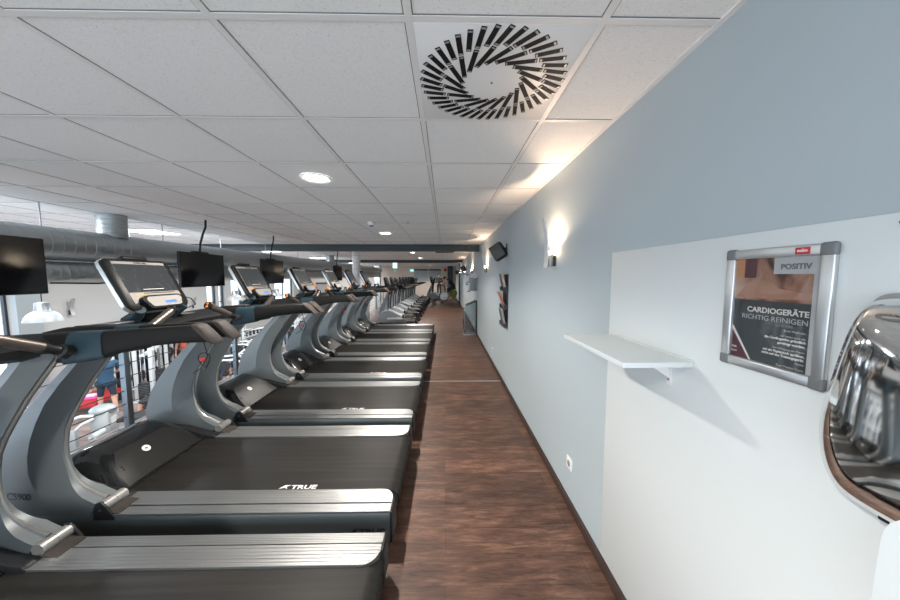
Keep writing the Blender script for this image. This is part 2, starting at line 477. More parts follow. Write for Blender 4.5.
# round column on the gallery
b = MB(); b.cyl((-2.66, 9.2, 0), (-2.66, 9.2, CZ), .118, 'white', n=32)
for k in range(1, 12): b.cyl((-2.66, 9.2, k * .2 - .003), (-2.66, 9.2, k * .2 + .003), .1195, 'frame_grey', n=32)
struct(b.build('pillar_3'))
b = MB(); b.box(-5.05, -4.66, 21.8, 22.2, LOW, CZ, 'frame_grey'); struct(b.build('pillar_4'))
b = MB(); b.box(0.2, 0.62, 23.8, 24.0, 0, CZ, 'slate'); struct(b.build('pillar_5'))

# wall panel, and what is on the wall
b = MB(); b.box(WX - .012, WX, -0.6, 1.54, 0.085, 1.713, 'white_board', .002)
tag(b.build('wall_panel'), 'large white protective board fixed to the grey wall behind shelf and dispenser', 'wall panel')

# ------------------------------------------------------------------ ceiling fittings
# swirl diffuser
t = thing('swirl_diffuser', 'square white ceiling air diffuser with a swirl of black slots', 'air vent', (0.19, 1.29, CZ + .0022))
b = MB(); b.box(-.2875, .2875, -.2875, .2875, -.004, .003, 'white', .001); b.build('face_plate', t)
b = MB()
def slot(b, a, r0, r1, sk, w):
    # a slot leaning off the radius; a black blade in a thin pale rim
    p0 = Vector((r0 * math.cos(a + sk * .5), r0 * math.sin(a + sk * .5), 0)); p1 = Vector((r1 * math.cos(a - sk * .5), r1 * math.sin(a - sk * .5), 0))
    d = (p1 - p0); L_ = d.length; d.normalize(); nrm = Vector((-d.y, d.x, 0))
    X = basis((p0.x, p0.y, -.004), d, nrm, Vector((0, 0, 1)))
    b.box(0, L_, -w / 2, w / 2, -.002, .0, 'slot_black', 0, X=X)
    b.box(.003, .010, -w / 2 + .002, w / 2 - .002, -.0026, -.0019, 'frame_grey', 0, X=X)
    b.box(L_ - .010, L_ - .003, -w / 2 + .002, w / 2 - .002, -.0026, -.0019, 'frame_grey', 0, X=X)
NS = 40
for k in range(NS):
    a = 2 * PI * k / NS
    slot(b, a, .202, .286, -.17, .0185)
    if k % 2 == 0:
        q0 = Vector((.202 * math.cos(a - .085), .202 * math.sin(a - .085))); q1 = Vector((.286 * math.cos(a + .085), .286 * math.sin(a + .085)))
        d = (q1 - q0).normalized(); i1 = q0 - d * .007; i0 = q0 - d * .122
        X = basis((i0.x, i0.y, -.004), Vector((d.x, d.y, 0)), Vector((-d.y, d.x, 0)), Vector((0, 0, 1)))
        b.box(0, .115, -.00925, .00925, -.002, 0, 'slot_black', X=X)
        b.box(.003, .008, -.007, .007, -.0026, -.0019, 'frame_grey', X=X); b.box(.107, .112, -.007, .007, -.0026, -.0019, 'frame_grey', X=X)
b.build('slot_ring', t)
b = MB(); b.cyl((0, 0, -.0065), (0, 0, -.003), .004, 'dark_metal', n=12); b.build('centre_screw', t)

DL = None
dls = [(-1.03, 2.51, 'round recessed ceiling downlight nearest the camera above the second treadmill'),
       (-1.09, 5.63, 'round recessed downlight just beyond the ceiling smoke detector'),
       (-1.07, 10.2, 'small round downlight just past the first dark ceiling beam'),
       (-1.07, 13.3, 'small round downlight just before the second dark ceiling beam'),
       (-1.07, 21.7, 'farthest round downlight, near the back wall of the gym')]
for x, y, lb in dls:
    if DL is None:
        t = thing('ceiling_downlight', lb, 'ceiling light', (x, y, CZ), 0, 'round downlights along the corridor')
        b = MB(); b.lathe([(.088, -.002), (.112, -.012), (.118, -.006), (.119, .0)], 'white', 40); b.build('trim_ring', t)
        b = MB(); b.lathe([(.0005, -.003), (.06, -.004), (.088, -.004)], 'lamp', 40); b.build('lens', t)
        DL = t
    else:
        again(DL, lb, (x, y, CZ))
    light('downlight_lamp', 'SPOT', (x, y, CZ - 0.02), 145, (1.0, 0.93, 0.85), 0.045, (0, 0, 0), math.radians(150), 0.5)
for x, y in ((-1.05, -0.6), (-1.07, 8.3), (-1.07, 16.8), (-1.07, 19.3)):
    pass
light('downlight_lamp', 'SPOT', (-1.05, -0.6, CZ - 0.02), 145, (1.0, 0.93, 0.85), 0.045, (0, 0, 0), math.radians(150), 0.5)

t = thing('smoke_detector', 'small white smoke detector with dark base on the ceiling', 'smoke detector', (-1.07, 4.5, CZ))
b = MB(); b.lathe([(.055, -.001), (.055, -.022), (.045, -.032), (.03, -.05)], 'white', 24, close=True); b.build('housing', t)
b = MB(); b.lathe([(.028, -.049), (.026, -.062), (.010, -.066)], 'black', 20, close=True); b.build('sensor', t)
b = MB(); b.lathe([(.02, 0), (.02, -.012), (.008, -.03)], 'steel', 14, close=True)
tag(b.build('ceiling_sprinkler', loc=(-.55, 4.5, CZ)), 'tiny metal sprinkler head in the ceiling right of the smoke detector', 'sprinkler')

PLs = [(-5.23, 5.6, 'bright square ceiling panel light over the hall behind the duct outlet'), (-5.53, 9.7, 'square ceiling panel light over the hall, second of its line'),
       (-5.53, 13.4, 'square ceiling panel light over the hall before second beam'), (-5.53, 18.6, 'farthest square ceiling panel light over the hall'),]
PL = None
for x, y, lb in PLs:
    if PL is None:
        t = thing('ceiling_panel_light', lb, 'ceiling light', (x, y, CZ), 0, 'square panel lights over the lower hall')
        b = MB()
        b.box(-.29, .29, -.29, -.27, -.008, -.001, 'white'); b.box(-.29, .29, .27, .29, -.008, -.001, 'white'); b.box(-.29, -.27, -.27, .27, -.008, -.001, 'white'); b.box(.27, .29, -.27, .27, -.008, -.001, 'white')
        b.build('frame', t)
        b = MB(); b.box(-.27, .27, -.27, .27, -.005, -.001, 'panel'); b.build('diffuser', t); PL = t
    else: again(PL, lb, (x, y, CZ))
for x in (-5.4, -8.2):
    for y in (3, 6, 9.5, 13, 17, 21):
        light('hall_lamp', 'AREA', (x, y, CZ - .03), 78, (0.86, 0.94, 1.0), 0.55)

# ducts along the gallery edge
t = thing('ventilation_duct', 'thick galvanised spiral duct running along the hall side', 'duct', (-4.3, 0, 1.945))
b = MB(); rr = .182
pts = []; rad = []
y = -2.0
pr = []
while y < 20:
    pr += [(rr, y), (rr, y + .088), (rr + .0025, y + .091), (rr + .0025, y + .097), (rr, y + .100)]
    y += .1
X = Matrix.Rotation(-PI / 2, 4, 'X')
b.lathe(pr, 'duct', 40, X=X); b.build('spiral_pipe', t)
def stub(y):
    b = MB(); z = .14; pr = []
    while z < CZ - 1.945:
        pr += [(.145, z), (.145, z + .035), (.150, z + .04), (.150, z + .05), (.145, z + .055)]; z += .058
    pr.append((.145, CZ - 1.945))
    b.lathe(pr, 'duct', 32, X=Matrix.Translation((0, y, 0))); b.build('duct_outlet', t)
stub(4.05); stub(11.5)
b = MB()
for yy in (1.2, 2.6, 3.35, 4.75, 5.95, 7.4, 9, 10.6, 12.4):
    b2 = MB(); b2.cyl((0, yy, .17), (0, yy, CZ - 1.945), .006, 'steel', n=8); b2.build('hanger_rod', t)
b.bm.free()
b = MB(); rr = .125; pr = []; y = -2.0
while y < 20:
    pr += [(rr, y), (rr, y + .064), (rr + .002, y + .067), (rr + .002, y + .073), (rr, y + .076)]; y += .076
b.lathe(pr, 'duct', 32, X=Matrix.Rotation(-PI / 2, 4, 'X'))
tag(b.build('ventilation_pipe', loc=(-4.3, 0, 1.631)), 'thinner spiral duct slung below the thick one', 'duct')
b = MB(); b.tube([(-4.2, 3.3, 1.52), (-4.15, 3.7, 1.505), (-4.1, 4.0, 1.53), (-4.08, 4.25, 1.62)], .009, 'black', 8)
tag(b.build('hanging_cable', ), 'thin black cable sagging under the duct behind first console', 'cable')

# televisions
TV = None
tvs = [(2.16, 'hanging flat television at left edge of the photo, partly cut off'), (4.21, 'hanging flat television between the first two visible treadmill consoles'),
       (5.9, 'hanging flat television just behind the second visible console'), (9.47, 'farthest hanging flat television, left of the round column')]
for y, lb in tvs:
    y += .04
    if TV is None:
        t = thing('television', lb, 'television', (-3.3, y, 1.675), math.radians(3), 'televisions hung in front of the treadmills')
        b = MB(); b.box(-.05, -.012, -.405, .405, -.228, .228, 'black', .006); b.box(-.07, -.04, -.25, .25, -.16, .14, 'black', .01); b.build('housing', t)
        b = MB(); b.box(-.0125, -.009, -.397, .397, -.218, .220, 'tv'); b.build('screen', t)
        b = MB(); b.box(-.085, -.03, -.13, .13, .226, .25, 'black', .005); b.tube([(-.06, 0, .24), (-.06, .02, .36), (-.06, .08, .50), (-.055, .13, .60), (-.055, .14, .701)], .013, 'black', 10); b.build('ceiling_mount', t)
        TV = t
    else: again(TV, lb, (-3.3, y, 1.675))

# ------------------------------------------------------------------ wall sconces
SC = None
scs = [(2.37, 'curved silver wall sconce nearest the camera, glowing beside the loudspeaker'), (6.2, 'curved silver wall sconce beyond the magazine rack, just before the first beam'),
       (9.5, 'curved wall sconce glowing just past the first beam'), (12.9, 'curved wall sconce glowing above the far loudspeaker'), (16.4, 'farthest glowing wall sconce, before the dark pilaster')]
for y, lb in scs:
    if SC is None:
        t = thing('wall_sconce', lb, 'wall light', (WX, y, 1.66), 0, 'curved sconces along the grey wall')
        b = MB()
        secs = []
        for i in range(13):
            u = i / 12; z = u * .375
            x = -.070 - (.006 * ((.3 - u) / .3) ** 2 if u < .3 else .034 * ((u - .3) / .7) ** 2)
            w = .036
            secs.append([(x - .004, -w, z), (x - .004, w, z), (x + .004, w, z), (x + .004, -w, z)])
        b.loft(secs, 'blade'); b.build('curved_blade', t)
        b = MB(); b.cyl((-.040, 0, .005), (-.040, 0, .10), .021, 'alu_dull', n=16); b.box(-.075, -.012, -.008, .008, .02, .035, 'dark_metal'); b.box(-.013, .002, -.014, .014, .01, .09, 'dark_metal', .002); b.build('base', t)
        b = MB(); b.cyl((-.040, 0, .10), (-.040, 0, .13), .009, 'bulb', n=12); b.build('bulb', t)
        SC = t
    else: again(SC, lb, (WX, y, 1.66))
    light('sconce_lamp', 'SPOT', (WX - .046, y, 1.797), 17, (1.0, 0.70, 0.48), 0.012, (PI, 0, 0), math.radians(158), 0.35)

# ------------------------------------------------------------------ shelf, poster, dispenser
t = thing('wall_shelf', 'white shelf board on a bracket sticking out from the wall panel', 'shelf', (WX - .012, 1.255, 1.30))
b = MB(); b.box(-.245, 0, -.255, .255, -.019, 0, 'white_board', .0015); b.build('board', t)
b = MB(); b.box(-.012, 0, -.255, .255, .0, .0055, 'white_board', .001); b.build('back_lip', t)
for yy in (-.15, .15):
    b = MB(); b.box(-.004, 0, yy - .012, yy + .012, -.115, -.019, 'white', .001); b.box(-.14, 0, yy - .012, yy + .012, -.023, -.019, 'white', .001)
    b.prism([(-.11, -.021), (-.004, -.021), (-.004, -.09)], 'y', yy - .0015, yy + .0015, 'white')
    for zz in (-.05, -.095): b.cyl((-.0065, yy, zz), (-.003, yy, zz), .0045, 'steel', n=10)
    b.build('bracket', t)

# poster frame: face looks along -X. local u = along -Y (to the right in the photo), v up
FY0, FY1, FZ0, FZ1 = .641, .893, 1.337, 1.667
t = thing('poster_frame', 'silver snap frame with grey corners holding the cleaning notice', 'picture frame', (WX - .012, (FY0 + FY1) / 2, (FZ0 + FZ1) / 2))
W = FY1 - FY0; Hh = FZ1 - FZ0
def FX(u, v, n=0): return basis((-n, W / 2 - u, v - Hh / 2), Vector((0, -1, 0)), Vector((0, 0, 1)), Vector((-1, 0, 0)))
F0 = FX(0, 0)
for nm, args in (('left', (0, .026, .02, Hh - .02)), ('right', (W - .026, W, .02, Hh - .02)), ('bottom', (.02, W - .02, 0, .026)), ('top', (.02, W - .02, Hh - .026, Hh))):
    b = MB(); b.box(args[0], args[1], args[2], args[3], 0, .013, 'alu_plain', .004, 3, X=F0); b.build('profile', t)
b = MB()
for (u, v) in ((0, 0), (W - .028, 0), (0, Hh - .028), (W - .028, Hh - .028)):
    b = MB(); b.box(u - .002, u + .030, v - .002, v + .030, 0, .0145, 'corner', .007, 4, X=F0); b.build('corner_cap', t)
b = MB(); b.box(.02, W - .02, .02, Hh - .02, 0, .004, 'p_dark', X=F0)
def pbox(u0, u1, v0, v1, m, n=.0042): b.box(u0, u1, v0, v1, .0035, n, m, X=F0)
pbox(.024, W - .026, .192, Hh - .024, 'p_photo')
pbox(.05, .082, .252, Hh - .024, 'p_maroon', .0045); pbox(.024, .05, .252, Hh - .024, 'p_orange', .0044)
pbox(.125, W - .026, .262, Hh - .024, 'p_lite', .0046)
pbox(W - .040, W - .026, .024, Hh - .024, 'p_lite', .0047)
b.prism([(.024, .024), (.085, .024), (.028, .115), (.024, .115)], 'z', .0035, .0046, 'paper', X=F0)
b.prism([(.024, .024), (.080, .024), (.024, .108)], 'z', .0035, .0049, 'p_maroon', X=F0)
# a reclining hand and arm in the picture, as soft flat shapes
b.prism([(.03, .20), (.06, .238), (.10, .246), (.125, .24), (.14, .225), (.20, .214), (.20, .20), (.10, .196)], 'z', .0035, .0044, pbr('poster_skin', (.40, .21, .14), .4), X=F0)
TW = Vector((0, 0, 0))
def ptext(s_, size, u, v, m, bold=0, align='RIGHT', width=None): b.text(s_, size, m, FX(u, v, .0052), .0002, bold, align, width)
ptext('POSITIV', .0185, W - .046, .274, 'p_grey' if False else 'corner', .0006)
ptext('CARDIOGERÄTE', .0195, W - .042, .160, 'letter', .0005)
ptext('RICHTIG REINIGEN', .0185, W - .042, .140, 'p_lite', 0)
lines = [('Liebe Mitglieder,', .007, .137, 0), ('wir bitten euch alle', .007, .122, 0), ('die Cardiogeräte gründlich', .0085, .1125, .0003), ('gereinigt werden.', .0085, .1015, .0003),
         ('Zur Reinigung das Papier', .007, .087, 0), ('auf ein Papiertuch sprühen,', .0085, .0765, .0003), ('nicht auf das Trainingsgerät.', .0085, .0665, .0003), ('Danke', .007, .055, 0), ('Euer Positiv-Team', .008, .040, 0)]
for s_, sz, v, bo in lines: ptext(s_, sz, W - .044, .030 + (v - .040) * .92, 'letter' if bo else 'p_lite', bo)
b.text('FAIR', .007, 'letter', FX(.029, .052, .0055), .0002, .0002); b.text('PLAY', .007, 'letter', FX(.029, .040, .0055), .0002, .0002)
b.build('poster', t)
b = MB(); b.box(.02, W - .02, .02, Hh - .02, .0065, .0072, 'sheet', X=F0); b.build('cover_sheet', t)
b = MB(); b.box(W - .075, W - .045, Hh - .022, Hh - .006, .0125, .0142, 'red', .0008, X=F0); b.text('nobo', .010, 'letter', FX(W - .060, Hh - .0165, .0144), .0002, .0003, 'CENTER'); b.build('brand_tag', t)

# chrome paper dispenser: front outline in (y,z), bulging toward -X
t = thing('paper_dispenser', 'polished chrome paper towel dispenser at the right edge of the photo', 'dispenser', (WX - .012, .402, 1.357))
outline = []
def superout(k):
    half = [(0, .205), (.10, .204), (.150, .202), (.170, .190), (.182, .155), (.192, .097), (.202, .009), (.208, -.053), (.203, -.112), (.188, -.160), (.165, -.192), (.13, -.203), (.06, -.205), (0, -.205)]
    pts = half + [(-y_, z_) for (y_, z_) in reversed(half[1:-1])]
    for _ in range(2):
        q = []
        for i in range(len(pts)):
            p, n_ = pts[i], pts[(i + 1) % len(pts)]
            q += [(p[0] * .75 + n_[0] * .25, p[1] * .75 + n_[1] * .25), (p[0] * .25 + n_[0] * .75, p[1] * .25 + n_[1] * .75)]
        pts = q
    return [(y_ * k, z_ * k) for (y_, z_) in pts]
secs = []
prof = [(0.0, .985), (-.02, .985), (-.045, .965), (-.066, .93), (-.082, .88), (-.094, .80), (-.102, .68), (-.107, .50), (-.110, .28), (-.1105, .05)]
for (x, k) in prof:
    o_ = superout(k)
    secs.append([(x * (1.0 + .16 * (-(z / .205))), yy, z) for (yy, z) in o_])
b = MB(); b.loft(secs, 'chrome'); b.build('chrome_cover', t, sharp=80)
b = MB()
o_ = superout(1.02); secs = [[(x, yy, z) for (yy, z) in o_] for x in (0, -.012)]
b.loft(secs, 'alu_dull'); b.build('back_plate', t)
b = MB(); b.box(-.07, -.02, -.10, .10, -.2, -.180, 'black', .003); b.build('paper_slot', t)
b = MB(); rows = []
for i in range(15):
    u = i / 14; z = 1.235 - .32 * u
    yl = .462 - .05 * max(0, 1 - u / .22) ** 2 - .03 * max(0, (u - .6) / .4) ** 2
    rows.append([(.735 - .010 * math.sin(u * 2.6) - .012 * math.sin(v / 8 * PI) * u, yl - (yl - .27) * v / 8, z + .012 * v / 8 * u) for v in range(9)])
V = [p for q in rows for p in q] + [(p[0] + .0025, p[1], p[2]) for q in rows for p in q]; n0 = 15 * 9
Fs = [(i * 9 + j, i * 9 + j + 1, i * 9 + j + 10, i * 9 + j + 9) for i in range(14) for j in range(8)]
Fs += [tuple(n0 + k for k in reversed(f)) for f in Fs]
rim = [j for j in range(9)] + [i * 9 + 8 for i in range(1, 15)] + [14 * 9 + j for j in range(7, -1, -1)] + [i * 9 for i in range(13, 0, -1)]
Fs += [(rim[k], rim[(k + 1) % len(rim)], n0 + rim[(k + 1) % len(rim)], n0 + rim[k]) for k in range(len(rim))]
b.add(V, Fs, 'towel_paper')
tag(b.build('paper_towel', sharp=60), 'white paper towel hanging out of the chrome dispenser', 'paper towel')
b = MB(); b.cyl((.002, 0, 0), (-.003, 0, 0), .0045, 'dark_metal', n=14); b.cyl((-.002, 0, 0), (-.005, 0, 0), .0022, 'steel', n=10)
tag(b.build('screw_cover', loc=(WX - .012, .556, 1.694)), 'tiny dark screw at the top of the white wall panel', 'screw')

# sockets
SK = None
for y, z, lb in ((1.98, .307, 'white wall socket low on the grey wall nearest the camera'), (5.34, .27, 'distant white wall socket low on the wall under the magazine rack')):
    if SK is None:
        t = thing('wall_socket', lb, 'socket', (WX, y, z), 0, 'white sockets low on the grey wall')
        b = MB(); b.box(-.010, 0, -.041, .041, -.041, .041, 'white', .004, 3); b.build('cover', t)
        b = MB(); b.tube([(-.0095, 0, 0), (-.0115, 0, 0)], [.021, .021], 'cpanel', 24); 
        b.cyl((-.012, -.009, 0), (-.0105, -.009, 0), .0025, 'black', n=8); b.cyl((-.012, .009, 0), (-.0105, .009, 0), .0025, 'black', n=8); b.build('insert', t)
        SK = t
    else: again(SK, lb, (WX, y, z))

# loudspeakers on brackets
SPK = None
for y, z, lb, rz in ((4.25, 1.97, 'black loudspeaker on a wall bracket above the magazine rack', 0), (12.2, 1.93, 'small distant black loudspeaker on the wall beyond the cleaning station', 0), (19.2, 1.86, 'farthest black loudspeaker high on the right wall', 0)):
    if SPK is None:
        t = thing('loudspeaker', lb, 'loudspeaker', (WX + .003, y, z), rz, 'black wall loudspeakers')
        b = MB()
        R = Matrix.Translation((-.125, -.03, -.04)) @ Matrix.Rotation(math.radians(-28), 4, 'Z') @ Matrix.Rotation(math.radians(-32), 4, 'Y')
        b.box(-.088, .088, -.06, .075, -.105, .105, 'black', .012, 3, X=R); b.build('cabinet', t)
        b = MB(); b.box(-.078, .078, -.064, -.058, -.095, .095, 'tgrey2', .002, X=R); b.build('grille', t)
        b = MB(); b.box(-.012, 0, -.028, .028, -.065, .075, 'dark_metal', .003); b.tube([(-.008, 0, .01), (-.05, 0, .0), (-.09, .0, -.02)], .013, 'dark_metal', 10); b.build('bracket', t)
        SPK = t
    else: again(SPK, lb, (WX + .003, y, z))

# magazine rack
t = thing('magazine_rack', 'dark tall wall rack with three tiers of magazines', 'magazine rack', (WX + .003, 4.27, 1.245))
b = MB(); b.box(-.014, 0, -.17, .17, -.37, .37, 'dark_metal', .003); b.build('back_panel', t)
for zz in (-.36, -.11, .14):
    b = MB(); b.box(-.06, -.014, -.165, .165, zz, zz + .008, 'dark_metal'); b.box(-.063, -.06, -.165, .165, zz, zz + .06, 'clear'); b.box(-.06, -.014, -.165, -.160, zz + .008, zz + .06, 'dark_metal'); b.box(-.06, -.014, .160, .165, zz + .008, zz + .06, 'dark_metal'); b.build('tier', t)
mags = []
cols = [(.55, .14, .05), (.55, .5, .46), (.10, .12, .15), (.35, .18, .14), (.62, .6, .57), (.50, .10, .05), (.08, .10, .13), (.6, .42, .3)]
k = 0
nm = {(.14, -.075): 'magazine with a pale cover, top tier of the rack, near side', (.14, .08): 'dark-covered magazine in the top tier of the rack, far side',
      (-.11, -.075): 'orange-red magazine leaning out of the rack middle tier', (-.11, .08): 'pale magazine in the middle tier of the rack, far side',
      (-.36, -.075): 'grey magazine in the bottom tier of the rack, near side', (-.36, .08): 'dark magazine in the bottom tier of the rack, far side'}
pal = {(.14, -.075): (.55, .42, .36), (.14, .08): (.06, .06, .07), (-.11, -.075): (.60, .15, .06), (-.11, .08): (.55, .52, .48), (-.36, -.075): (.30, .32, .33), (-.36, .08): (.08, .08, .09)}
for (zz, yy), lb in nm.items():
    m = pbr('magazine_cover', pal[(zz, yy)], .35, noise=.5, nscale=25)
    lean = .10 if zz == -.11 and yy < 0 else .045
    b = MB()
    b.prism([(-.030, .0), (-.022, .0), (-.022 - lean, .235), (-.030 - lean, .235)], 'y', -.07, .07, m)
    b.prism([(-.0218, .004), (-.0200, .004), (-.0200 - lean, .230), (-.0218 - lean, .230)], 'y', -.068, .068, 'paper')
    tag(b.build('magazine', loc=(WX, 4.27 + yy, 1.245 + zz + .009)), lb, 'magazine', 'magazines in the wall rack')

# cleaning station: acrylic cabinet with sloped top, and the paper dispenser board over it
t = thing('acrylic_cabinet', 'see-through cabinet with dark sloped rim standing against the wall', 'cabinet', (WX - .002, 8.2, 0))
b = MB()
out = [(-.36, .02), (0, .02), (0, .93), (-.30, .79), (-.36, .70)]
b.prism([(-.355, .02), (-.01, .02), (-.01, .92), (-.295, .785), (-.355, .70)], 'y', -.152, -.146, 'clear'); b.prism([(-.355, .02), (-.01, .02), (-.01, .92), (-.295, .785), (-.355, .70)], 'y', .146, .152, 'clear')
b.build('side_panes', t)
b = MB()
b.tube([(-.01, -.15, .93), (-.30, -.15, .80)], .012, 'black', 8); b.tube([(-.01, .15, .93), (-.30, .15, .80)], .012, 'black', 8); b.box(-.03, 0, -.16, .16, 0, .93, 'dark_metal', .004); b.build('rim', t)
b = MB(); b.box(-.36, 0, -.16, .16, 0, .03, 'steel', .004); b.build('floor_tray', t)
b = MB(); b.tube([(-.35, -.15, .03), (-.35, -.15, .72)], .012, 'chrome', 8); b.tube([(-.35, .15, .03), (-.35, .15, .72)], .012, 'chrome', 8); b.build('front_post', t)
t = thing('cleaning_board', 'grey wall board with holders above the see-through cabinet', 'board', (WX + .003, 8.2, 1.4))
b = MB(); b.box(-.20, 0, -.02, 0, -.21, .16, 'p_grey', .003); b.box(-.01, 0, -.3, .3, -.21, .16, 'p_grey', .002); b.build('panel', t)
b = MB(); b.box(-.26, -.19, -.1, .02, -.23, -.21, 'dark_metal', .003); b.box(-.3, -.2, -.06, .02, .02, .04, 'dark_metal', .003); b.build('holder', t)
SB = None
for (x, y, z, lb) in ((-.25, 8.14, 1.19, 'clear spray bottle with blue head on the lower holder of the board'), (-.245, 8.18, 1.44, 'clear spray bottle with blue head on the upper holder of the board')):
    if SB is None:
        t = thing('spray_bottle', lb, 'bottle', (WX + x, y, z), 0, 'spray bottles on the cleaning board')
        b = MB(); b.lathe([(.034, 0), (.036, .02), (.036, .12), (.014, .16), (.014, .17)], 'white', 16, close=True); b.build('bottle_body', t)
        b = MB(); b.box(-.05, .02, -.014, .014, .168, .205, 'sky_towel', .005); b.build('spray_head', t); SB = t
    else: again(SB, lb, (WX + x, y, z))
b = MB(); X = Matrix.Translation((WX - .07, 8.0, 1.6)) @ Matrix.Rotation(PI / 2, 4, 'X'); b.lathe([(.02, -.1), (.065, -.1), (.065, .1), (.02, .1)], 'paper', 24, X=X); 
tag(b.build('paper_roll'), 'white paper towel roll on top of the cleaning board', 'paper roll')

# far wall signs
t = thing('exit_sign', 'lit green and white exit sign hanging from the ceiling', 'exit sign', (-2.62, 16, 2.02))
b = MB(); b.box(-.11, .11, -.02, .02, 0, .12, 'exit_w'); b.box(-.115, .115, -.022, .022, -.03, 0, 'exit'); b.build('lower_face', t)
b = MB(); b.box(-.11, .11, -.02, .02, .15, .25, 'exit_w'); b.box(-.115, .115, -.022, .022, .12, .15, 'exit'); b.box(-.115, .115, -.022, .022, .25, .27, 'exit'); b.build('upper_face', t)
b = MB(); b.cyl((0, 0, .265), (0, 0, CZ - 2.02), .006, 'steel', n=8); b.build('hanger', t)
t = thing('wall_clock', 'round white clock on the back wall under the exit sign', 'clock', (-3.89, YF, 1.99))
b = MB(); X = Matrix.Rotation(PI / 2, 4, 'X'); b.lathe([(.14, 0), (.14, .03), (.125, .035)], 'frame_grey', 28, X=X); b.build('case', t)
b = MB(); b.lathe([(.0005, .03), (.126, .03)], 'white', 28, X=X); b.box(-.006, .006, -.034, -.031, 0, .09, 'black'); b.box(0, .065, -.034, -.031, -.005, .005, 'black'); b.build('dial', t)
b = MB(); b.box(-.16, .16, -.015, 0, -.08, .08, 'exit'); b.prism([(-.09, -.02), (.02, -.02), (.02, -.05), (.10, 0), (.02, .05), (.02, .02), (-.09, .02)], 'y', -.018, -.0148, 'exit_w')
tag(b.build('direction_sign', loc=(-2.59, YF, 2.03)), 'small green arrow sign on the back wall left of the dark window band', 'sign')
b = MB(); X = Matrix.Translation((.03, YF + .004, 2.07)) @ Matrix.Rotation(PI / 2, 4, 'X'); b.lathe([(.13, 0), (.13, .05), (.06, .08), (.0005, .085)], 'red', 24, X=X)
tag(b.build('alarm_bell'), 'red round alarm on the back wall', 'alarm')
b = MB(); b.box(-2.45, -.32, YF - .06, YF - .001, 2.02, 2.14, 'slate'); b.box(-2.45, -.32, YF - .03, YF - .001, 1.2, 2.02, 'p_grey'); b.box(-1.32, -1.26, YF - .07, YF, 1.2, 2.14, 'p_lite')
struct(b.build('window_9'))
t = thing('notice_board', 'small white notice with red print on the grey back column', 'notice', (-4.86, 21.803, 1.62))
b = MB(); b.box(-.17, .17, -.02, 0, -.30, .26, 'paper', .003); b.build('sheet', t)
b = MB(); b.box(-.09, .09, -.023, -.0195, -.02, .13, 'red'); b.box(-.12, .12, -.023, -.0195, -.2, -.17, 'p_grey'); b.build('print', t)
b = MB(); b.box(-.30, .30, -.02, .0, -.04, .04, 'tgrey2'); 
for k in range(5): b.box(-.28, .28, -.024 , -.018, -.03 + k * .014, -.024 + k * .014, 'black')
tag(b.build('ceiling_vent', loc=(-.02, 9.95, CZ - .002), rot=(PI / 2, 0, 0)), 'long dark slot vent in the ceiling just past the first beam', 'air vent')

# ------------------------------------------------------------------ railing at the gallery edge
t = thing('cable_railing', 'steel post and cable railing along the open gallery edge', 'railing', (EX + .06, 0, 0))
for yy in (-1.75, -.1, 1.52, 3.15, 4.8, 6.4, 8.0, 9.7, 11.4, 13.0, 14.7, 16.4, 18.0, 19.7, 21.4, 23):
    b = MB(); b.box(-.028, .028, yy - .028, yy + .028, 0, .95, 'post', .004); b.box(-.06, .06, yy - .06, yy + .06, 0, .01, 'post'); b.build('post', t)
b = MB(); b.cyl((0, -2, .96), (0, 23.5, .96), .021, 'post', n=12); b.build('top_rail', t)
for zz in (.12, .26, .40, .54, .68, .82):
    b = MB(); b.cyl((0, -2, zz), (0, 23.5, zz), .0045, 'dark_metal', n=6); b.build('cable', t)

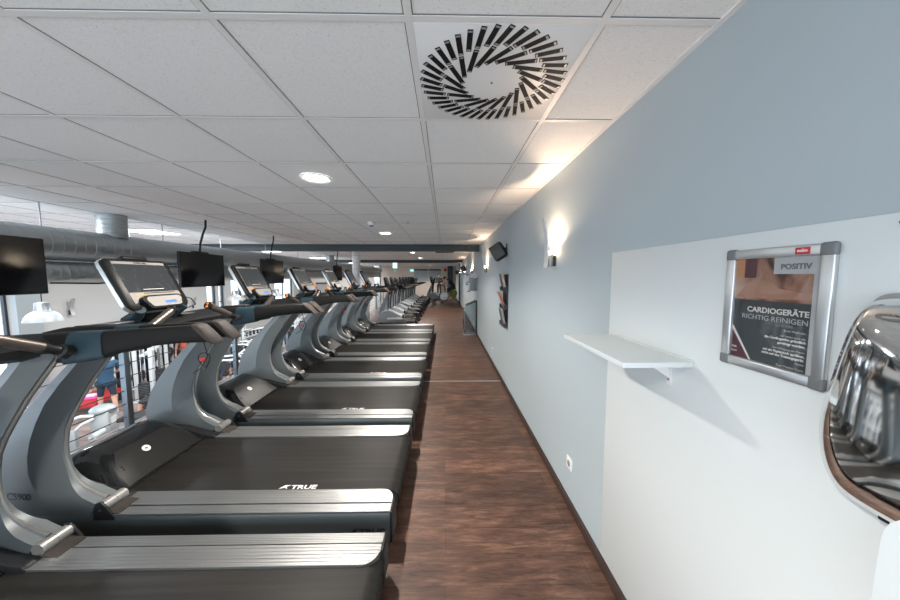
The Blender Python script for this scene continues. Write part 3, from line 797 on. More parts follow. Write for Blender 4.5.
# ------------------------------------------------------------------ treadmill
OX = 1.3
def make_treadmill():
    root = thing('treadmill', '', 'treadmill', (-OX, 0, 0), 0, 'treadmills in a row along the gallery')
    off = (OX, 0, 0)
    XE = -.322; XS = -2.02; BW = .325; HW = .515; D = .235
    def bld(b, name, par=root, sharp=38): return b.build(name, par, off, sharp)
    # frame below
    b = MB()
    b.box(-2.72, -.36, -.44, .44, .07, .20, 'black', .01)
    b.box(-2.75, -2.05, -.40, .40, .05, .24, 'black', .03)
    bld(b, 'base_frame')
    for s in (-1, 1):
        # side skirt
        b = MB()
        y0, y1 = sorted((s * HW, s * (HW - .03)))
        sk = [(s * (HW - .012), .232), (s * HW, .212), (s * (HW + .004), .17), (s * (HW - .004), .155), (s * (HW - .004), .06), (s * (HW - .04), .05), (s * (HW - .04), .232)]
        b.prism(sk, 'x', -2.55, XE, 'side')
        X = basis((-.50, s * (HW + .0005), .088), Vector((1, 0, 0)) if s < 0 else Vector((-1, 0, 0)), Vector((0, 0, 1)), Vector((0, s, 0)))
        b.text('TRUE', .062, 'dletter', X, .0008, .002, 'LEFT' if s < 0 else 'RIGHT', .15)
        b.prism([(-.055, .0), (-.03, .045), (-.005, .045), (-.02, .028), (-.012, .0), (-.03, .015)], 'z', 0, .001, 'dletter', X=X)
        bld(b, 'side_panel')
        # aluminium foot rail with ribs and a rounded rear inner corner
        def rail(y0, y1, ztop, round_in):
            b = MB()
            n = 6; w = (y1 - y0) / n
            prof = []
            for k in range(n):
                a = y0 + k * w
                prof += [(a, ztop - .0010), (a + .0025, ztop), (a + w - .0025, ztop)]
            prof.append((y1, ztop - .0010))
            secs = []
            xs = [XS] + [XE - .09 + .09 * math.sin(PI / 2 * i / 8) for i in range(9)]
            for i, x in enumerate(xs):
                cut = 0
                if round_in and i > 0:
                    u = (x - (XE - .09)) / .09
                    cut = .085 * (1 - math.sqrt(max(0, 1 - u ** 2.4)))
                sec = []
                for (a, z) in prof:
                    aa = max(a, y0 + min(cut, (y1 - y0) * .95))
                    sec.append((x, s * aa, z))
                sec.append((x, s * y1, ztop - .03)); sec.append((x, s * (y0 + min(cut, (y1 - y0) * .95)), ztop - .03))
                secs.append(sec)
            b.loft(secs, 'alu'); return b
        b = rail(BW, .439, D + .004, True)
        b2 = rail(.447, HW - .006, D + .001, False)
        bm2 = b2.bm; bm2.verts.index_update(); b.add([v.co.copy() for v in bm2.verts], [[v.index for v in f.verts] for f in bm2.faces], 'alu'); bm2.free()
        bld(b, 'foot_rail', sharp=20)
        # rear end cap and foot
        b = MB(); yy = sorted((s * (HW + .004), s * .40)); b.box(XE, XE + .014, yy[0], yy[1], .05, .236, 'black', .004)
        b.box(XE + .008, XE + .020, yy[0] + .01, yy[1] - .01, .07, .22, 'tgrey2', .005); bld(b, 'end_cap')
        b = MB(); yy = sorted((s * .47, s * .37)); b.box(XE - .10, XE - .02, yy[0], yy[1], 0, .055, 'black', .01); bld(b, 'foot')
        b = MB(); yy = sorted((s * .46, s * .36)); b.box(-2.66, -2.54, yy[0], yy[1], 0, .055, 'black', .01); bld(b, 'foot')
        # upright
        S = [((-1.985, 1.23), (-1.925, 1.23), (-1.83, 1.23)), ((-2.086, 1.113), (-2.02, 1.115), (-1.915, 1.125)), ((-2.21, .99), (-2.125, 1.0), (-2.013, 1.003)),
             ((-2.316, .882), (-2.218, .885), (-2.091, .886)), ((-2.40, .79), (-2.278, .775), (-2.145, .80)), ((-2.469, .70), (-2.318, .68), (-2.185, .715)),
             ((-2.53, .60), (-2.345, .575), (-2.203, .62)), ((-2.566, .50), (-2.35, .48), (-2.203, .545)), ((-2.587, .41), (-2.33, .405), (-2.188, .475)),
             ((-2.575, .32), (-2.295, .355), (-2.165, .42)), ((-2.53, .25), (-2.25, .31), (-2.139, .385)), ((-2.45, .19), (-2.19, .27), (-2.105, .355)),
             ((-2.33, .166), (-2.13, .245), (-2.068, .336)), ((-2.18, .163), (-2.07, .235), (-2.03, .314)), ((-2.06, .163), (-2.03, .225), (-1.99, .294))]
        yo, yi = s * .508, s * .392
        def lerp(a, c, t_): return a + (c - a) * t_
        secs = []; inn = []; outr = []
        for i, (O, R, I) in enumerate(S):
            fade = 1 if i < 9 else max(0, 1 - (i - 8) / 4)
            a = s * .022 * fade; c = s * (.042 * fade + .002)
            secs.append([(O[0], yo - a, O[1]), (R[0], yo, R[1]), (I[0], yo - c, I[1]), (I[0], yi + c * .85, I[1]), (R[0], yi, R[1]), (O[0], yi + a * .6, O[1])])
            inn.append((I[0], (yo - c + yi + c * .85) / 2, I[1])); outr.append((O[0], yo - a - s * .008, O[1]))
        b = MB(); b.loft(secs, 'tgrey')
        if True:
            ex = Vector((1, s * .078, 0)).normalized() * (1 if s < 0 else -1); x0 = -2.50 if s < 0 else -2.35
            X = basis((x0, s * (.508 - .078 * (-2.295 - x0) + .003), .322), ex, Vector((0, 0, 1)), ex.cross(Vector((0, 0, 1))))
            X = X @ Matrix.Rotation(math.radians(0), 4, 'Z')
            b.text('CS900', .058, 'dletter', X, .0006, 0, 'LEFT', .145)
        up = bld(b, 'upright', sharp=16)
        # smooth the loft a little is done by the number of sections; trim along the inner edge, imitated rim highlight along the outer
        b = MB(); b.tube(inn, [.0075 + .007 * max(0, (i - 8) / 6) for i in range(len(inn))], 'trim', 8); bld(b, 'edge_strip', up)
        b = MB(); b.tube(outr[:11], .006, 'trim', 8); bld(b, 'edge_strip', up)  # silver strip stands in for light catching the outer edge
        # hinge where the upright meets the rail
        b = MB()
        ya, yb = sorted((s * .505, s * .385))
        b.cyl((-1.962, ya, .276), (-1.962, (ya + yb) / 2 - .001, .276), .031, 'alu_dull', n=24); b.cyl((-1.962, (ya + yb) / 2 + .001, .276), (-1.962, yb, .276), .031, 'alu_dull', n=24)
        b.prism([(-2.01, .235), (-1.95, .262), (-1.90, .2425), (-1.87, .241), (-1.87, .233), (-2.01, .233)], 'y', ya, yb, 'cap', .002)
        b.prism([(-2.005, .205), (-2.0, .275), (-1.985, .305), (-1.955, .312), (-1.93, .285), (-1.90, .240), (-1.88, .205)], 'y', *sorted((s * .503, s * .516)), 'black', .002)
        hg = bld(b, 'hinge')
        b = MB(); b.cyl((-1.962, s * .515, .265), (-1.962, s * .518, .265), .006, 'steel', n=12); bld(b, 'bolt', hg)
        b = MB(); b.prism([(-2.74, .12), (-2.72, .30), (-2.45, .345), (-2.2, .315), (-2.04, .268), (-1.955, .254), (-1.935, .235), (-1.945, .205), (-2.0, .12)], 'y', *sorted((s * .322, s * .390)), 'black', .012, 3); bld(b, 'hood_side', sharp=50)
        # handrail
        secs = []
        P = [(-2.22, 1.22, 1.285), (-2.12, 1.195, 1.308), (-1.95, 1.18, 1.318), (-1.80, 1.172, 1.323), (-1.70, 1.185, 1.326), (-1.58, 1.220, 1.332), (-1.45, 1.248, 1.339), (-1.32, 1.263, 1.346), (-1.20, 1.266, 1.353)]
        yc_at = lambda x: .452 + .064 * min(1, max(0, (x + 2.15) / .75))
        def ring(x, z0, z1, w, shear=0, g=0):
            yc = yc_at(x)
            c = (z0 + z1) / 2; h = (z1 - z0) / 2 + g; w = w + g
            pts = []
            for k in range(16):
                a = 2 * PI * k / 16; cc, ss = math.cos(a), math.sin(a); p = .42
                yy = math.copysign(abs(cc) ** p, cc) * w; zz = math.copysign(abs(ss) ** p, ss) * h
                pts.append((x - shear * zz, s * yc + yy, c + zz))
            return pts
        for i, (x, z0, z1) in enumerate(P): secs.append(ring(x, z0, z1, .038, .95 if i >= 8 else (.4 if i == 7 else 0)))
        b = MB(); b.loft(secs, 'rail'); hr = bld(b, 'handrail', sharp=60)
        b = MB(); b.loft([ring(-1.205, 1.266, 1.353, .038, .95, g=-.002), ring(-1.199, 1.263, 1.356, .039, .95, g=.003), ring(-1.178, 1.260, 1.354, .039, .95, g=.003), ring(-1.170, 1.263, 1.350, .037, .95, g=-.003)], 'cap'); bld(b, 'end_cap', hr, 50)
        b = MB(); b.loft([ring(-1.81 , 1.170, 1.323, .039, -.30, g=.003), ring(-1.73, 1.180, 1.325, .039, -.12, g=.003), ring(-1.65, 1.196, 1.327, .039, 0, g=.003)], 'band'); bld(b, 'band', hr, 60)
        # grip bar with buttons
        b = MB()
        p0 = Vector((-1.775, s * .425, 1.237)); p1 = Vector((-1.80, s * .145, 1.375)); d = (p1 - p0)
        b.tube([p0, p0 + d * .08, p0 + d * .1, p0 + d * .22, p0 + d * .24, p0 + d * .96], [.034, .032, .021, .019, .0225, .0215], 'black', 16)
        b.tube([p0 + d * .30, p0 + d * .92], [.0235, .0235], 'grip', 16); gp = bld(b, 'sensor_grip')
        b = MB(); b.tube([p0 + d * .93, p0 + d * .99, p1], [.022, .030, .029], 'black', 16)
        dn = d.normalized(); cx = p1 + dn * .001; uu = dn.cross(Vector((1, 0, 0))).normalized()
        for q in (-1, 1): b.tube([cx + uu * .0125 * q, cx + uu * .0125 * q + dn * .004], [.010, .009], 'orange', 12)
        bld(b, 'button_cap', gp)
    # running belt and rollers
    b = MB(); prof = []
    secs = []
    for (x, z) in [(-2.06, D - .008), (XE - .045, D - .008), (XE - .015, D - .013), (XE + .012, D - .030), (XE + .028, D - .058), (XE + .026, D - .090), (XE + .005, D - .115), (XE - .03, D - .125)]:
        secs.append([(x, -BW, z), (x, BW, z), (x - .012, BW, z - .012), (x - .012, -BW, z - .012)])
    b.loft(secs, 'belt')
    X = basis((-1.0, -.305, D - .0076), Vector((1, 0, 0)), Vector((0, 1, 0)), Vector((0, 0, 1)))
    b.text('TRUE', .05, 'letter', X, .0004, .0015, 'LEFT', .165)
    b.prism([(-.075, 0), (-.045, .036), (-.008, .036), (-.03, .022), (-.018, 0), (-.042, .012)], 'z', -.0002, .0006, 'letter', X=X)
    bld(b, 'running_belt', sharp=50)
    b = MB(); b.cyl((XE - .03, -BW - .07, D - .066), (XE - .03, BW + .07, D - .066), .050, 'black', n=20); bld(b, 'rear_roller')
    # motor hood
    b = MB(); NX, NY = 22, 20; grid = []
    for i in range(NX + 1):
        u = i / NX; x = -2.03 - .74 * u
        row = []
        for j in range(NY + 1):
            v = -1 + 2 * j / NY
            if u < .47: h = .242 + .205 * math.sin(PI / 2 * (u / .47)) ** 1.15
            else: h = .447 - .19 * ((u - .47) / .53) ** 1.5
            e = abs(v)
            drop = 0 if e < .55 else ((e - .55) / .45) ** 2
            h = h - (h - .215) * .72 * drop
            xx = x - .05 * drop * (u < .3) * 0
            row.append((xx, v * .37, h))
        grid.append(row)
    V = [p for r in grid for p in r]; n = NY + 1
    Fs = [(i * n + j, i * n + j + 1, (i + 1) * n + j + 1, (i + 1) * n + j) for i in range(NX) for j in range(NY)]
    k = len(V); V += [(grid[0][0][0], -.37, .10), (grid[0][0][0], .37, .10), (grid[-1][0][0], .37, .10), (grid[-1][0][0], -.37, .10)]
    Fs += [tuple([k, k + 1] + [j for j in range(NY, -1, -1)]), tuple([k + 2, k + 3] + [NX * n + j for j in range(NY + 1)]),
           tuple([k + 3, k] + [i * n for i in range(NX + 1)]), tuple([k + 1, k + 2] + [i * n + NY for i in range(NX, -1, -1)]), (k, k + 3, k + 2, k + 1)]
    b.add(V, Fs, 'gloss'); hood = bld(b, 'motor_hood', sharp=50)
    def hoodz(x, y):
        u = (-2.03 - x) / .74; h = .242 + .205 * math.sin(PI / 2 * (u / .47)) ** 1.15 if u < .47 else .447 - .19 * ((u - .47) / .53) ** 1.5
        e = abs(y / .37); drop = 0 if e < .55 else ((e - .55) / .45) ** 2
        return h - (h - .215) * .72 * drop
    def decal(poly, m, lift=.0015, par=hood, name='cover_plate', sub=10):
        b = MB(); rows = []
        (x0, x1) = poly['x']; 
        V = []; Fs = []
        for i in range(sub + 1):
            u = i / sub; x = x0 + (x1 - x0) * u; hw = poly['w'](u)
            for j in range(sub + 1):
                y = -hw + 2 * hw * j / sub; V.append((x, y, hoodz(x, y) + lift))
        for i in range(sub):
            for j in range(sub): a = i * (sub + 1) + j; Fs.append((a, a + 1, a + sub + 2, a + sub + 1))
        b.add(V, Fs, m); return bld(b, name, par)
    decal(dict(x=(-2.035, -2.235), w=lambda u: .285 - .06 * u - .05 * u ** 3), 'hoodplate')
    b = MB(); c = Vector((-2.165, -.03, hoodz(-2.165, -.03) + .003)); nx = Vector((hoodz(-2.15, 0) - hoodz(-2.11, 0), 0, .04)).normalized(); ex = Vector((nx.z, 0, -nx.x))
    X = basis(c, ex, nx.cross(ex), nx); b.lathe([(.026, -.003), (.026, .001), (.0005, .0012)], 'white', 24, X=X); b.box(-.008, .008, -.003, .003, .001, .0018, 'dletter', X=X); b.box(-.003, .003, -.010, .010, .001, .0018, 'dletter', X=X); bld(b, 'emblem', hood)
    b = MB(); b.box(-2.045, -2.028, -BW, BW, .226, .238, 'black', .003); bld(b, 'front_lip')
    # dash between the handrails
    b = MB(); secs = []
    for i in range(13):
        v = -1 + 2 * i / 12; y = v * .445; arch = 1 - v * v
        xf = -1.86 - .16 * arch; z1 = 1.318 - .03 * arch; z0 = 1.20 + .005 * arch
        secs.append([(xf, y, z0 + .02), (xf + .012, y, z1 - .045), (xf - .05, y, z1), (xf - .22, y, z1 - .004), (xf - .29, y, z1 - .03), (xf - .29, y, z0 + .035), (xf - .22, y, z0), (xf - .05, y, z0)])
    b.loft(secs, 'black'); dash = bld(b, 'dash_bar', sharp=45)
    b = MB(); 
    for s in (-1, 1): b.box(-2.12, -2.02, s * .24 - .06, s * .24 + .06, 1.296, 1.304, 'trim', .003)
    bld(b, 'cup_tray', dash)
    # safety key with its coiled cord under the dash
    b = MB()
    pts = []
    for i in range(41):
        a = i / 40; pts.append((-1.335 + .028 * math.cos(a * 2 * PI), -.500 + .012 * math.sin(a * 4 * PI), 1.125 + .045 * math.sin(a * 2 * PI)))
    b.tube(pts, .0028, 'black', 6); b.tube([(-1.335, -.50, 1.25), (-1.310, -.505, 1.15), (-1.36, -.50, 1.08), (-1.40, -.50, 1.055)], .0028, 'black', 6); key = bld(b, 'safety_cord')
    b = MB(); b.box(-1.352, -1.322, -.516, -.502, 1.128, 1.144, 'red', .004); bld(b, 'red_clip', key)
    # console on its neck
    ev = Vector((-.165, 0, .325)).normalized(); eu = Vector((0, 1, 0)); en = eu.cross(ev)
    if en.x < 0: en = -en
    X = basis((-1.985, 0, 1.365), eu, ev, en)
    Wc, Hc = .228, .385
    def rrect(w, h0, h1, r, n=6, cut=.03):
        pts = []
        for (cx, cy, a0) in ((w - r, h1 - r, 0), (-w + r, h1 - r, 90), (-w + r * 1.9, h0 + r * 1.9, 180), (w - r * 1.9, h0 + r * 1.9, 270)):
            rr_ = r if cy > 0.2 else r * 1.9
            for k in range(n + 1):
                a = math.radians(a0 + 90 * k / n); pts.append((cx + rr_ * math.cos(a), cy + rr_ * math.sin(a)))
        return pts
    def slab_secs(lst): return [[(p[0], p[1], z) for p in rrect(w, h0, h1, r)] for (w, h0, h1, r, z) in lst]
    b = MB(); b.loft(slab_secs([(Wc - .05, .04, Hc - .05, .03, -.075), (Wc - .006, .006, Hc - .006, .035, -.052), (Wc, 0, Hc, .035, -.04), (Wc, 0, Hc, .035, -.006), (Wc - .012, .01, Hc - .01, .032, .004)]), 'console_black', X=X)
    con = bld(b, 'console', sharp=40)
    b = MB(); b.loft(slab_secs([(Wc + .003, -.003, Hc + .003, .038, -.044), (Wc + .006, -.006, Hc + .006, .04, -.032), (Wc + .004, -.004, Hc + .004, .038, -.018)]), 'alu_plain', X=X); bld(b, 'side_rim', con)
    b = MB(); b.box(-.085, .085, Hc - .002, Hc + .028, -.055, .002, 'black', .010, 3, X=X); bld(b, 'top_hood', con)
    b = MB(); b.box(-.182, .182, .055, Hc - .022, .0035, .0055, 'cpanel', .001, X=X); bld(b, 'fascia', con)
    b = MB(); b.box(-.180, .180, .132, Hc - .044, .005, .008, 'screen', X=X); b.box(-.08, .07, .150, .1535, .0078, .0082, 'letter', X=X); bld(b, 'screen', con)
    b = MB(); b.box(-.182, .182, Hc - .042, Hc - .024, .0045, .0065, 'cpanel', .001, X=X); b.text('TRUE', .016, 'dletter', X @ Matrix.Translation((0, Hc - .0385, .0066)), .0003, .0008, 'CENTER', .09); bld(b, 'name_strip', con)
    b = MB(); b.box(-.15, -.07, .106, .116, .0052, .0075, 'orange', .001, X=X); b.box(-.09, .14, .1205, .1255, .0052, .008, 'black', .001, X=X); bld(b, 'heart_rate_strip', con)
    b = MB(); b.loft([[(p[0], p[1] - .005, z) for p in rrect(.135, .004, .084, .018)] for z in (.002, .034)], 'console_black', X=X)
    b.loft([[(p[0], p[1] - .005, z) for p in rrect(.118, .014, .074, .014)] for z in (.033, .040)], 'cpanel', X=X); pad_ = bld(b, 'control_pad', con)
    b = MB(); b.box(-.01, .075, .027, .047, .0395, .0415, 'lcd', .001, X=X); bld(b, 'display', pad_)
    b = MB()
    for sx in (-1, 1): b.tube([(-1.99, sx * .17, 1.375), (-2.03, sx * .15, 1.34), (-2.10, sx * .14, 1.29)], [.03, .035, .045], 'band', 10)
    b.tube([(-2.02, 0, 1.40), (-2.06, 0, 1.34), (-2.10, 0, 1.28)], [.06, .07, .08], 'black', 14, flat=.6); bld(b, 'console_neck')
    b = MB(); b.tube([X @ Vector((Wc - .03, .10, -.02)), X @ Vector((Wc + .03, .06, .0)), X @ Vector((Wc + .015, .0, .02)), X @ Vector((Wc - .06, -.02, .02))], .004, 'black', 6); bld(b, 'cord', con)
    return root
TM = make_treadmill()
tml = ['nearest grey and black treadmill, its belt cut off by the bottom of the photo',
       'second treadmill from the camera, its near upright lettered in full view at left',
       'third treadmill from the camera, its console at middle left below two televisions',
       'fourth treadmill from the camera, beside the metal strip across the floor',
       'fifth treadmill from the camera in the long row',
       'sixth treadmill from the camera, last but one of the row',
       'seventh and last treadmill of the row, in front of the round column']
for i in range(7):
    y = 1.005 + 1.165 * i
    if i == 0: TM.location = (-OX, y, 0); TM['label'] = tml[0]
    else: again(TM, tml[i], (-OX, y, 0))

# ------------------------------------------------------------------ elliptical trainers beyond the treadmills
def make_elliptical():
    root = thing('elliptical_trainer', '', 'elliptical trainer', (-OX, 0, 0), 0, 'elliptical trainers behind the treadmills')
    off = (OX + .04, 0, 0)
    def bld(b, name, par=root, sharp=38): return b.build(name, par, off, sharp)
    b = MB(); b.prism([(-2.25, .06), (-2.24, .24), (-2.12, .42), (-1.9, .50), (-1.72, .44), (-1.45, .30), (-1.3, .2), (-1.3, .06)], 'y', -.16, .16, 'egrey', .03, 3); bld(b, 'flywheel_cover', sharp=40)
    b = MB(); b.box(-2.2, -.95, -.05, .05, .04, .12, 'tgrey2', .01); b.box(-2.2, -2.08, -.28, .28, 0, .06, 'black', .01); b.box(-1.05, -.93, -.30, .30, 0, .06, 'black', .01); bld(b, 'base_frame')
    secs = []
    for (x0, z0, x1, z1) in [(-2.22, .25, -2.0, .36), (-2.19, .45, -2.02, .48), (-2.12, .66, -1.96, .68), (-2.02, .86, -1.88, .90), (-1.93, 1.05, -1.82, 1.10)]:
        secs.append([(x0, -.07, z0), (x1, -.05, z1), (x1, .05, z1), (x0, .07, z0)])
    b = MB(); b.loft(secs, 'egrey'); bld(b, 'upright', sharp=20)
    b = MB(); b.prism([(-1.95, 1.15), (-2.02, 1.53), (-1.97, 1.56), (-1.82, 1.18)], 'y', -.19, .19, 'black', .015); con = bld(b, 'console')
    b = MB(); X = basis((-1.89, 0, 1.37), Vector((0, 1, 0)), Vector((-.365, 0, .93)), Vector((.93, 0, .365))); b.box(-.15, .15, -.12, .12, .0, .004, 'tv', X=X); bld(b, 'screen', con)
    b = MB(); b.tube([(-1.86, 0, .98), (-1.88, 0, 1.2)], .05, 'black', 10); bld(b, 'console_neck')
    for s in (-1, 1):
        b = MB(); b.tube([(-1.85, s * .05, 1.06), (-1.80, s * .24, 1.16), (-1.5, s * .27, 1.21), (-1.2, s * .27, 1.20)], [.035, .03, .028, .026], 'rail', 10); bld(b, 'handlebar')
        b = MB(); b.tube([(-1.88, s * .20, .5), (-1.86, s * .21, .9), (-1.78, s * .25, 1.2), (-1.72, s * .25, 1.48)], [.02, .02, .018, .018], 'black', 10); bld(b, 'moving_arm')
        z = .22 if s < 0 else .32
        b = MB(); b.box(-1.9, -1.15, s * .20 - .035, s * .20 + .035, z - .03, z + .02, 'frame_white', .01); bld(b, 'pedal_arm')
        b = MB(); b.box(-1.42, -.98, s * .20 - .075, s * .20 + .075, z + .02, z + .05, 'black', .012); b.box(-1.42, -1.37, s * .20 - .075, s * .20 + .075, z + .05, z + .12, 'black', .012); bld(b, 'pedal')
        b = MB(); b.tube([(-1.0, s * .2, z), (-.97, s * .2, .05)], .022, 'black', 8); bld(b, 'rear_link')
    return root
EL = make_elliptical()
ords = ['first', 'second', 'third', 'fourth', 'fifth', 'sixth', 'seventh', 'eighth', 'ninth']
for i in range(9):
    lb = 'grey elliptical trainer standing directly beyond the last treadmill' if i == 0 else ('%s grey elliptical trainer counted from the last treadmill' % ords[i] if i < 8 else 'grey elliptical trainer at the far end of the row, ninth behind the treadmills')
    y = 9.95 + 1.05 * i
    if i == 0: EL.location = (-OX, y, 0); EL['label'] = lb
    else: again(EL, lb, (-OX, y, 0))

# ------------------------------------------------------------------ spinning bikes
def make_bike():
    root = thing('spinning_bike', '', 'exercise bike', (0, 0, 0), 0, 'exercise bikes at the far end')
    def bld(b, name, par=root, sharp=38): return b.build(name, par, None, sharp)
    b = MB(); b.tube([(-.5, 0, .05), (-.30, 0, .32), (.05, 0, .38), (.5, 0, .06)], .035, 'tgrey', 10); b.box(-.55, -.46, -.26, .26, .03, .09, 'black', .02); b.box(.45, .54, -.26, .26, .03, .09, 'black', .02); bld(b, 'frame')
    b = MB(); X = Matrix.Translation((-.36, 0, .40)) @ Matrix.Rotation(PI / 2, 4, 'X'); b.lathe([(.03, -.03), (.23, -.03), (.24, 0), (.23, .03), (.03, .03)], 'steel', 28, X=X, close=True); bld(b, 'flywheel')
    b = MB(); b.tube([(.08, 0, .36), (.20, 0, .82)], .03, 'tgrey2', 10); b.ball((.22, 0, .86), (.15, .09, .045), 'black'); bld(b, 'saddle')
    b = MB(); b.tube([(-.25, 0, .36), (-.33, 0, 1.0)], .03, 'tgrey2', 10); b.tube([(-.30, 0, .99), (-.36, .17, 1.02), (-.52, .2, 1.05)], .02, 'black', 8); b.tube([(-.30, 0, .99), (-.36, -.17, 1.02), (-.52, -.2, 1.05)], .02, 'black', 8); hb = bld(b, 'handlebar')
    b = MB(); b.box(-.36, -.33, -.09, .09, 1.03, 1.16, 'black', .01); bld(b, 'console', hb)
    for s in (-1, 1):
        b = MB(); b.tube([(.0, s * .07, .33), (-.12 * s, s * .09, .33 - .10 * s)], .014, 'steel', 8); b.box(-.12 * s - .05, -.12 * s + .05, s * .09 - .02, s * .09 + .09 * (1 if s > 0 else .2), .33 - .1 * s - .012, .33 - .1 * s + .012, 'black', .005); bld(b, 'crank')
    return root
BK = make_bike(); BK.location = (.30, 17.9, 0); BK['label'] = 'exercise bike ridden by the hunched person on the walkway'
g = MB(); g.prism([(.10, .28), (.34, .34), (.44, .62), (.34, .80), (.12, .76), (.06, .5)], 'y', -.07, .07, 'green', .04, 3); g.build('rear_cover', BK)
for y, lb in ((19.55, 'grey elliptical trainer standing out of line, just left of the ridden bike'), (20.75, 'grey elliptical trainer in the back corner, second behind the ridden bike'), (21.95, 'rearmost grey elliptical trainer in front of the back window')):
    again(EL, lb, (-OX + 1.0, y, 0))
# ------------------------------------------------------------------ people
def capsule_chain(bm, a, b_, ra, rb):
    a = Vector(a); b_ = Vector(b_); n = max(2, int((b_ - a).length / (max(min(ra, rb), .008) * .45)))
    for i in range(n + 1):
        t_ = i / n; p = a.lerp(b_, t_); r = ra + (rb - ra) * t_
        mat = Matrix.Translation(p) @ Matrix.Diagonal((r, r, r, 1))
        bmesh.ops.create_icosphere(bm, subdivisions=2 if r > .03 else 1, radius=1, matrix=mat)

def person(name, label, J, cloth, loc, rz=0, hair='hair', hairshape=1.0, face=None, group='people in the gym', vox=.013, bulk=1.0):
    """J: joints in local space. cloth: bone -> material"""
    bones = [('torso', 'pelvis', 'waist', .125, .118), ('torso', 'waist', 'chest', .118, .135), ('torso', 'chest', 'neck', .115, .06), ('neck', 'neck', 'head', .055, .052)]
    for s in 'LR':
        bones += [('torso', 'chest', 'sh' + s, .09, .062), ('sleeve', 'sh' + s, 'el' + s, .056, .042), ('forearm', 'el' + s, 'wr' + s, .041, .028), ('hand', 'wr' + s, 'ha' + s, .03, .033),
                  ('hips', 'pelvis', 'hip' + s, .115, .095), ('thigh', 'hip' + s, 'kn' + s, .088, .058), ('shin', 'kn' + s, 'an' + s, .057, .037), ('shoe', 'an' + s, 'toe' + s, .04, .033)]
    J = {k: Vector(v) for k, v in J.items()}
    bm = bmesh.new(); segs = []
    for (tg, a, c, ra, rb) in bones:
        k = bulk if tg in ('torso', 'hips') else 1
        capsule_chain(bm, J[a], J[c], ra * k, rb * k); segs.append((tg, J[a], J[c], ra * k, rb * k))
    H = J['head']; up = (H - J['neck']).normalized(); fd = Vector(face) if face else Vector((1, 0, 0)); fd = (fd - up * fd.dot(up)).normalized(); sd = up.cross(fd)
    # skull, jaw, nose, ears
    def el(c, r): bmesh.ops.create_icosphere(bm, subdivisions=3, radius=1, matrix=Matrix.Translation(c) @ basis((0, 0, 0), fd, sd, up) @ Matrix.Diagonal((*r, 1)))
    hc = H + up * .055
    el(hc, (.097, .077, .112)); el(hc - up * .06 + fd * .03, (.062, .055, .06)); el(hc + fd * .098 - up * .02, (.02, .014, .024))
    for q in (-1, 1): el(hc + sd * .077 * q - up * .012, (.018, .011, .03))
    segs.append(('face', hc - up * .05, hc + up * .05, .09, .09))
    # fingers
    for s in 'LR':
        w, h = J['wr' + s], J['ha' + s]; d = (h - w).normalized()
        side = d.cross(Vector((0, 0, 1))); side = side.normalized() if side.length > .2 else Vector((0, 1, 0)); nrm = side.cross(d)
        for k, ln in ((-1.5, .06), (-.5, .075), (.5, .07), (1.5, .055)):
            q0 = h + side * .017 * k; q1 = q0 + d * ln * .6 - nrm * .012; q2 = q1 + d * ln * .3 - nrm * .03
            capsule_chain(bm, q0, q1, .0095, .009); capsule_chain(bm, q1, q2, .009, .0085); segs.append(('hand', q0, q2, .01, .009))
        q0 = w + d * .02 + side * .024; capsule_chain(bm, q0, q0 + d * .05 + side * .03, .011, .009); segs.append(('hand', q0, q0 + d * .05 + side * .03, .011, .009))
    me = bpy.data.meshes.new(name); bm.to_mesh(me); bm.free()
    o = bpy.data.objects.new(name, me); COL.objects.link(o)
    rm = o.modifiers.new('r', 'REMESH'); rm.mode = 'VOXEL'; rm.voxel_size = vox; rm.use_smooth_shade = True
    sm = o.modifiers.new('s', 'SMOOTH'); sm.iterations = 4; sm.factor = .5
    dg = bpy.context.evaluated_depsgraph_get(); me2 = bpy.data.meshes.new_from_object(o.evaluated_get(dg))
    o.modifiers.clear(); o.data = me2; bpy.data.meshes.remove(me); me2.name = name
    mats = []; 
    for p in me2.polygons:
        c = p.center; best = None
        for (tg, a, e, ra, rb) in segs:
            ab = e - a; t_ = max(0, min(1, (c - a).dot(ab) / max(ab.length_squared, 1e-9))); dd = (c - a - ab * t_).length - (ra + (rb - ra) * t_)
            if best is None or dd < best[0]: best = (dd, tg, t_)
        mt = cloth.get(best[1], 'skin')
        if isinstance(mt, tuple): mt = mt[0] if best[2] < mt[2] else mt[1]
        if mt not in mats: mats.append(mt)
        p.material_index = mats.index(mt); p.use_smooth = True
    for mt in mats: me2.materials.append(M[mt])
    tag(o, label, 'person', group); o.location = loc; o.rotation_euler = (0, 0, rz)
    # hair, and eyes
    hb = bmesh.new(); bmesh.ops.create_icosphere(hb, subdivisions=3, radius=1, matrix=Matrix.Translation(hc + up * .014 - fd * .012) @ basis((0, 0, 0), fd, sd, up) @ Matrix.Diagonal((.102, .086, .112, 1)))
    cut = hc + fd * .045 + up * .03
    bmesh.ops.bisect_plane(hb, geom=hb.verts[:] + hb.edges[:] + hb.faces[:], plane_co=hc - fd * .01 - up * .005, plane_no=(fd * .75 - up * .65).normalized(), clear_outer=True)
    mb = MB(); mb.merge(hb, hair); mb.build('hair', o)
    mb = MB()
    for q in (-1, 1): mb.ball(hc + fd * .087 + sd * .030 * q + up * .004, .011, 'white'); mb.ball(hc + fd * .096 + sd * .030 * q + up * .004, .0055, 'hair')
    mb.build('eyes', o)
    mb = MB(); mb.box(-.024, .024, -.004, .004, -.003, .003, 'red_cloth', .002, X=basis(hc + fd * .090 - up * .062, sd, fd, up)); mb.build('mouth', o)
    return o

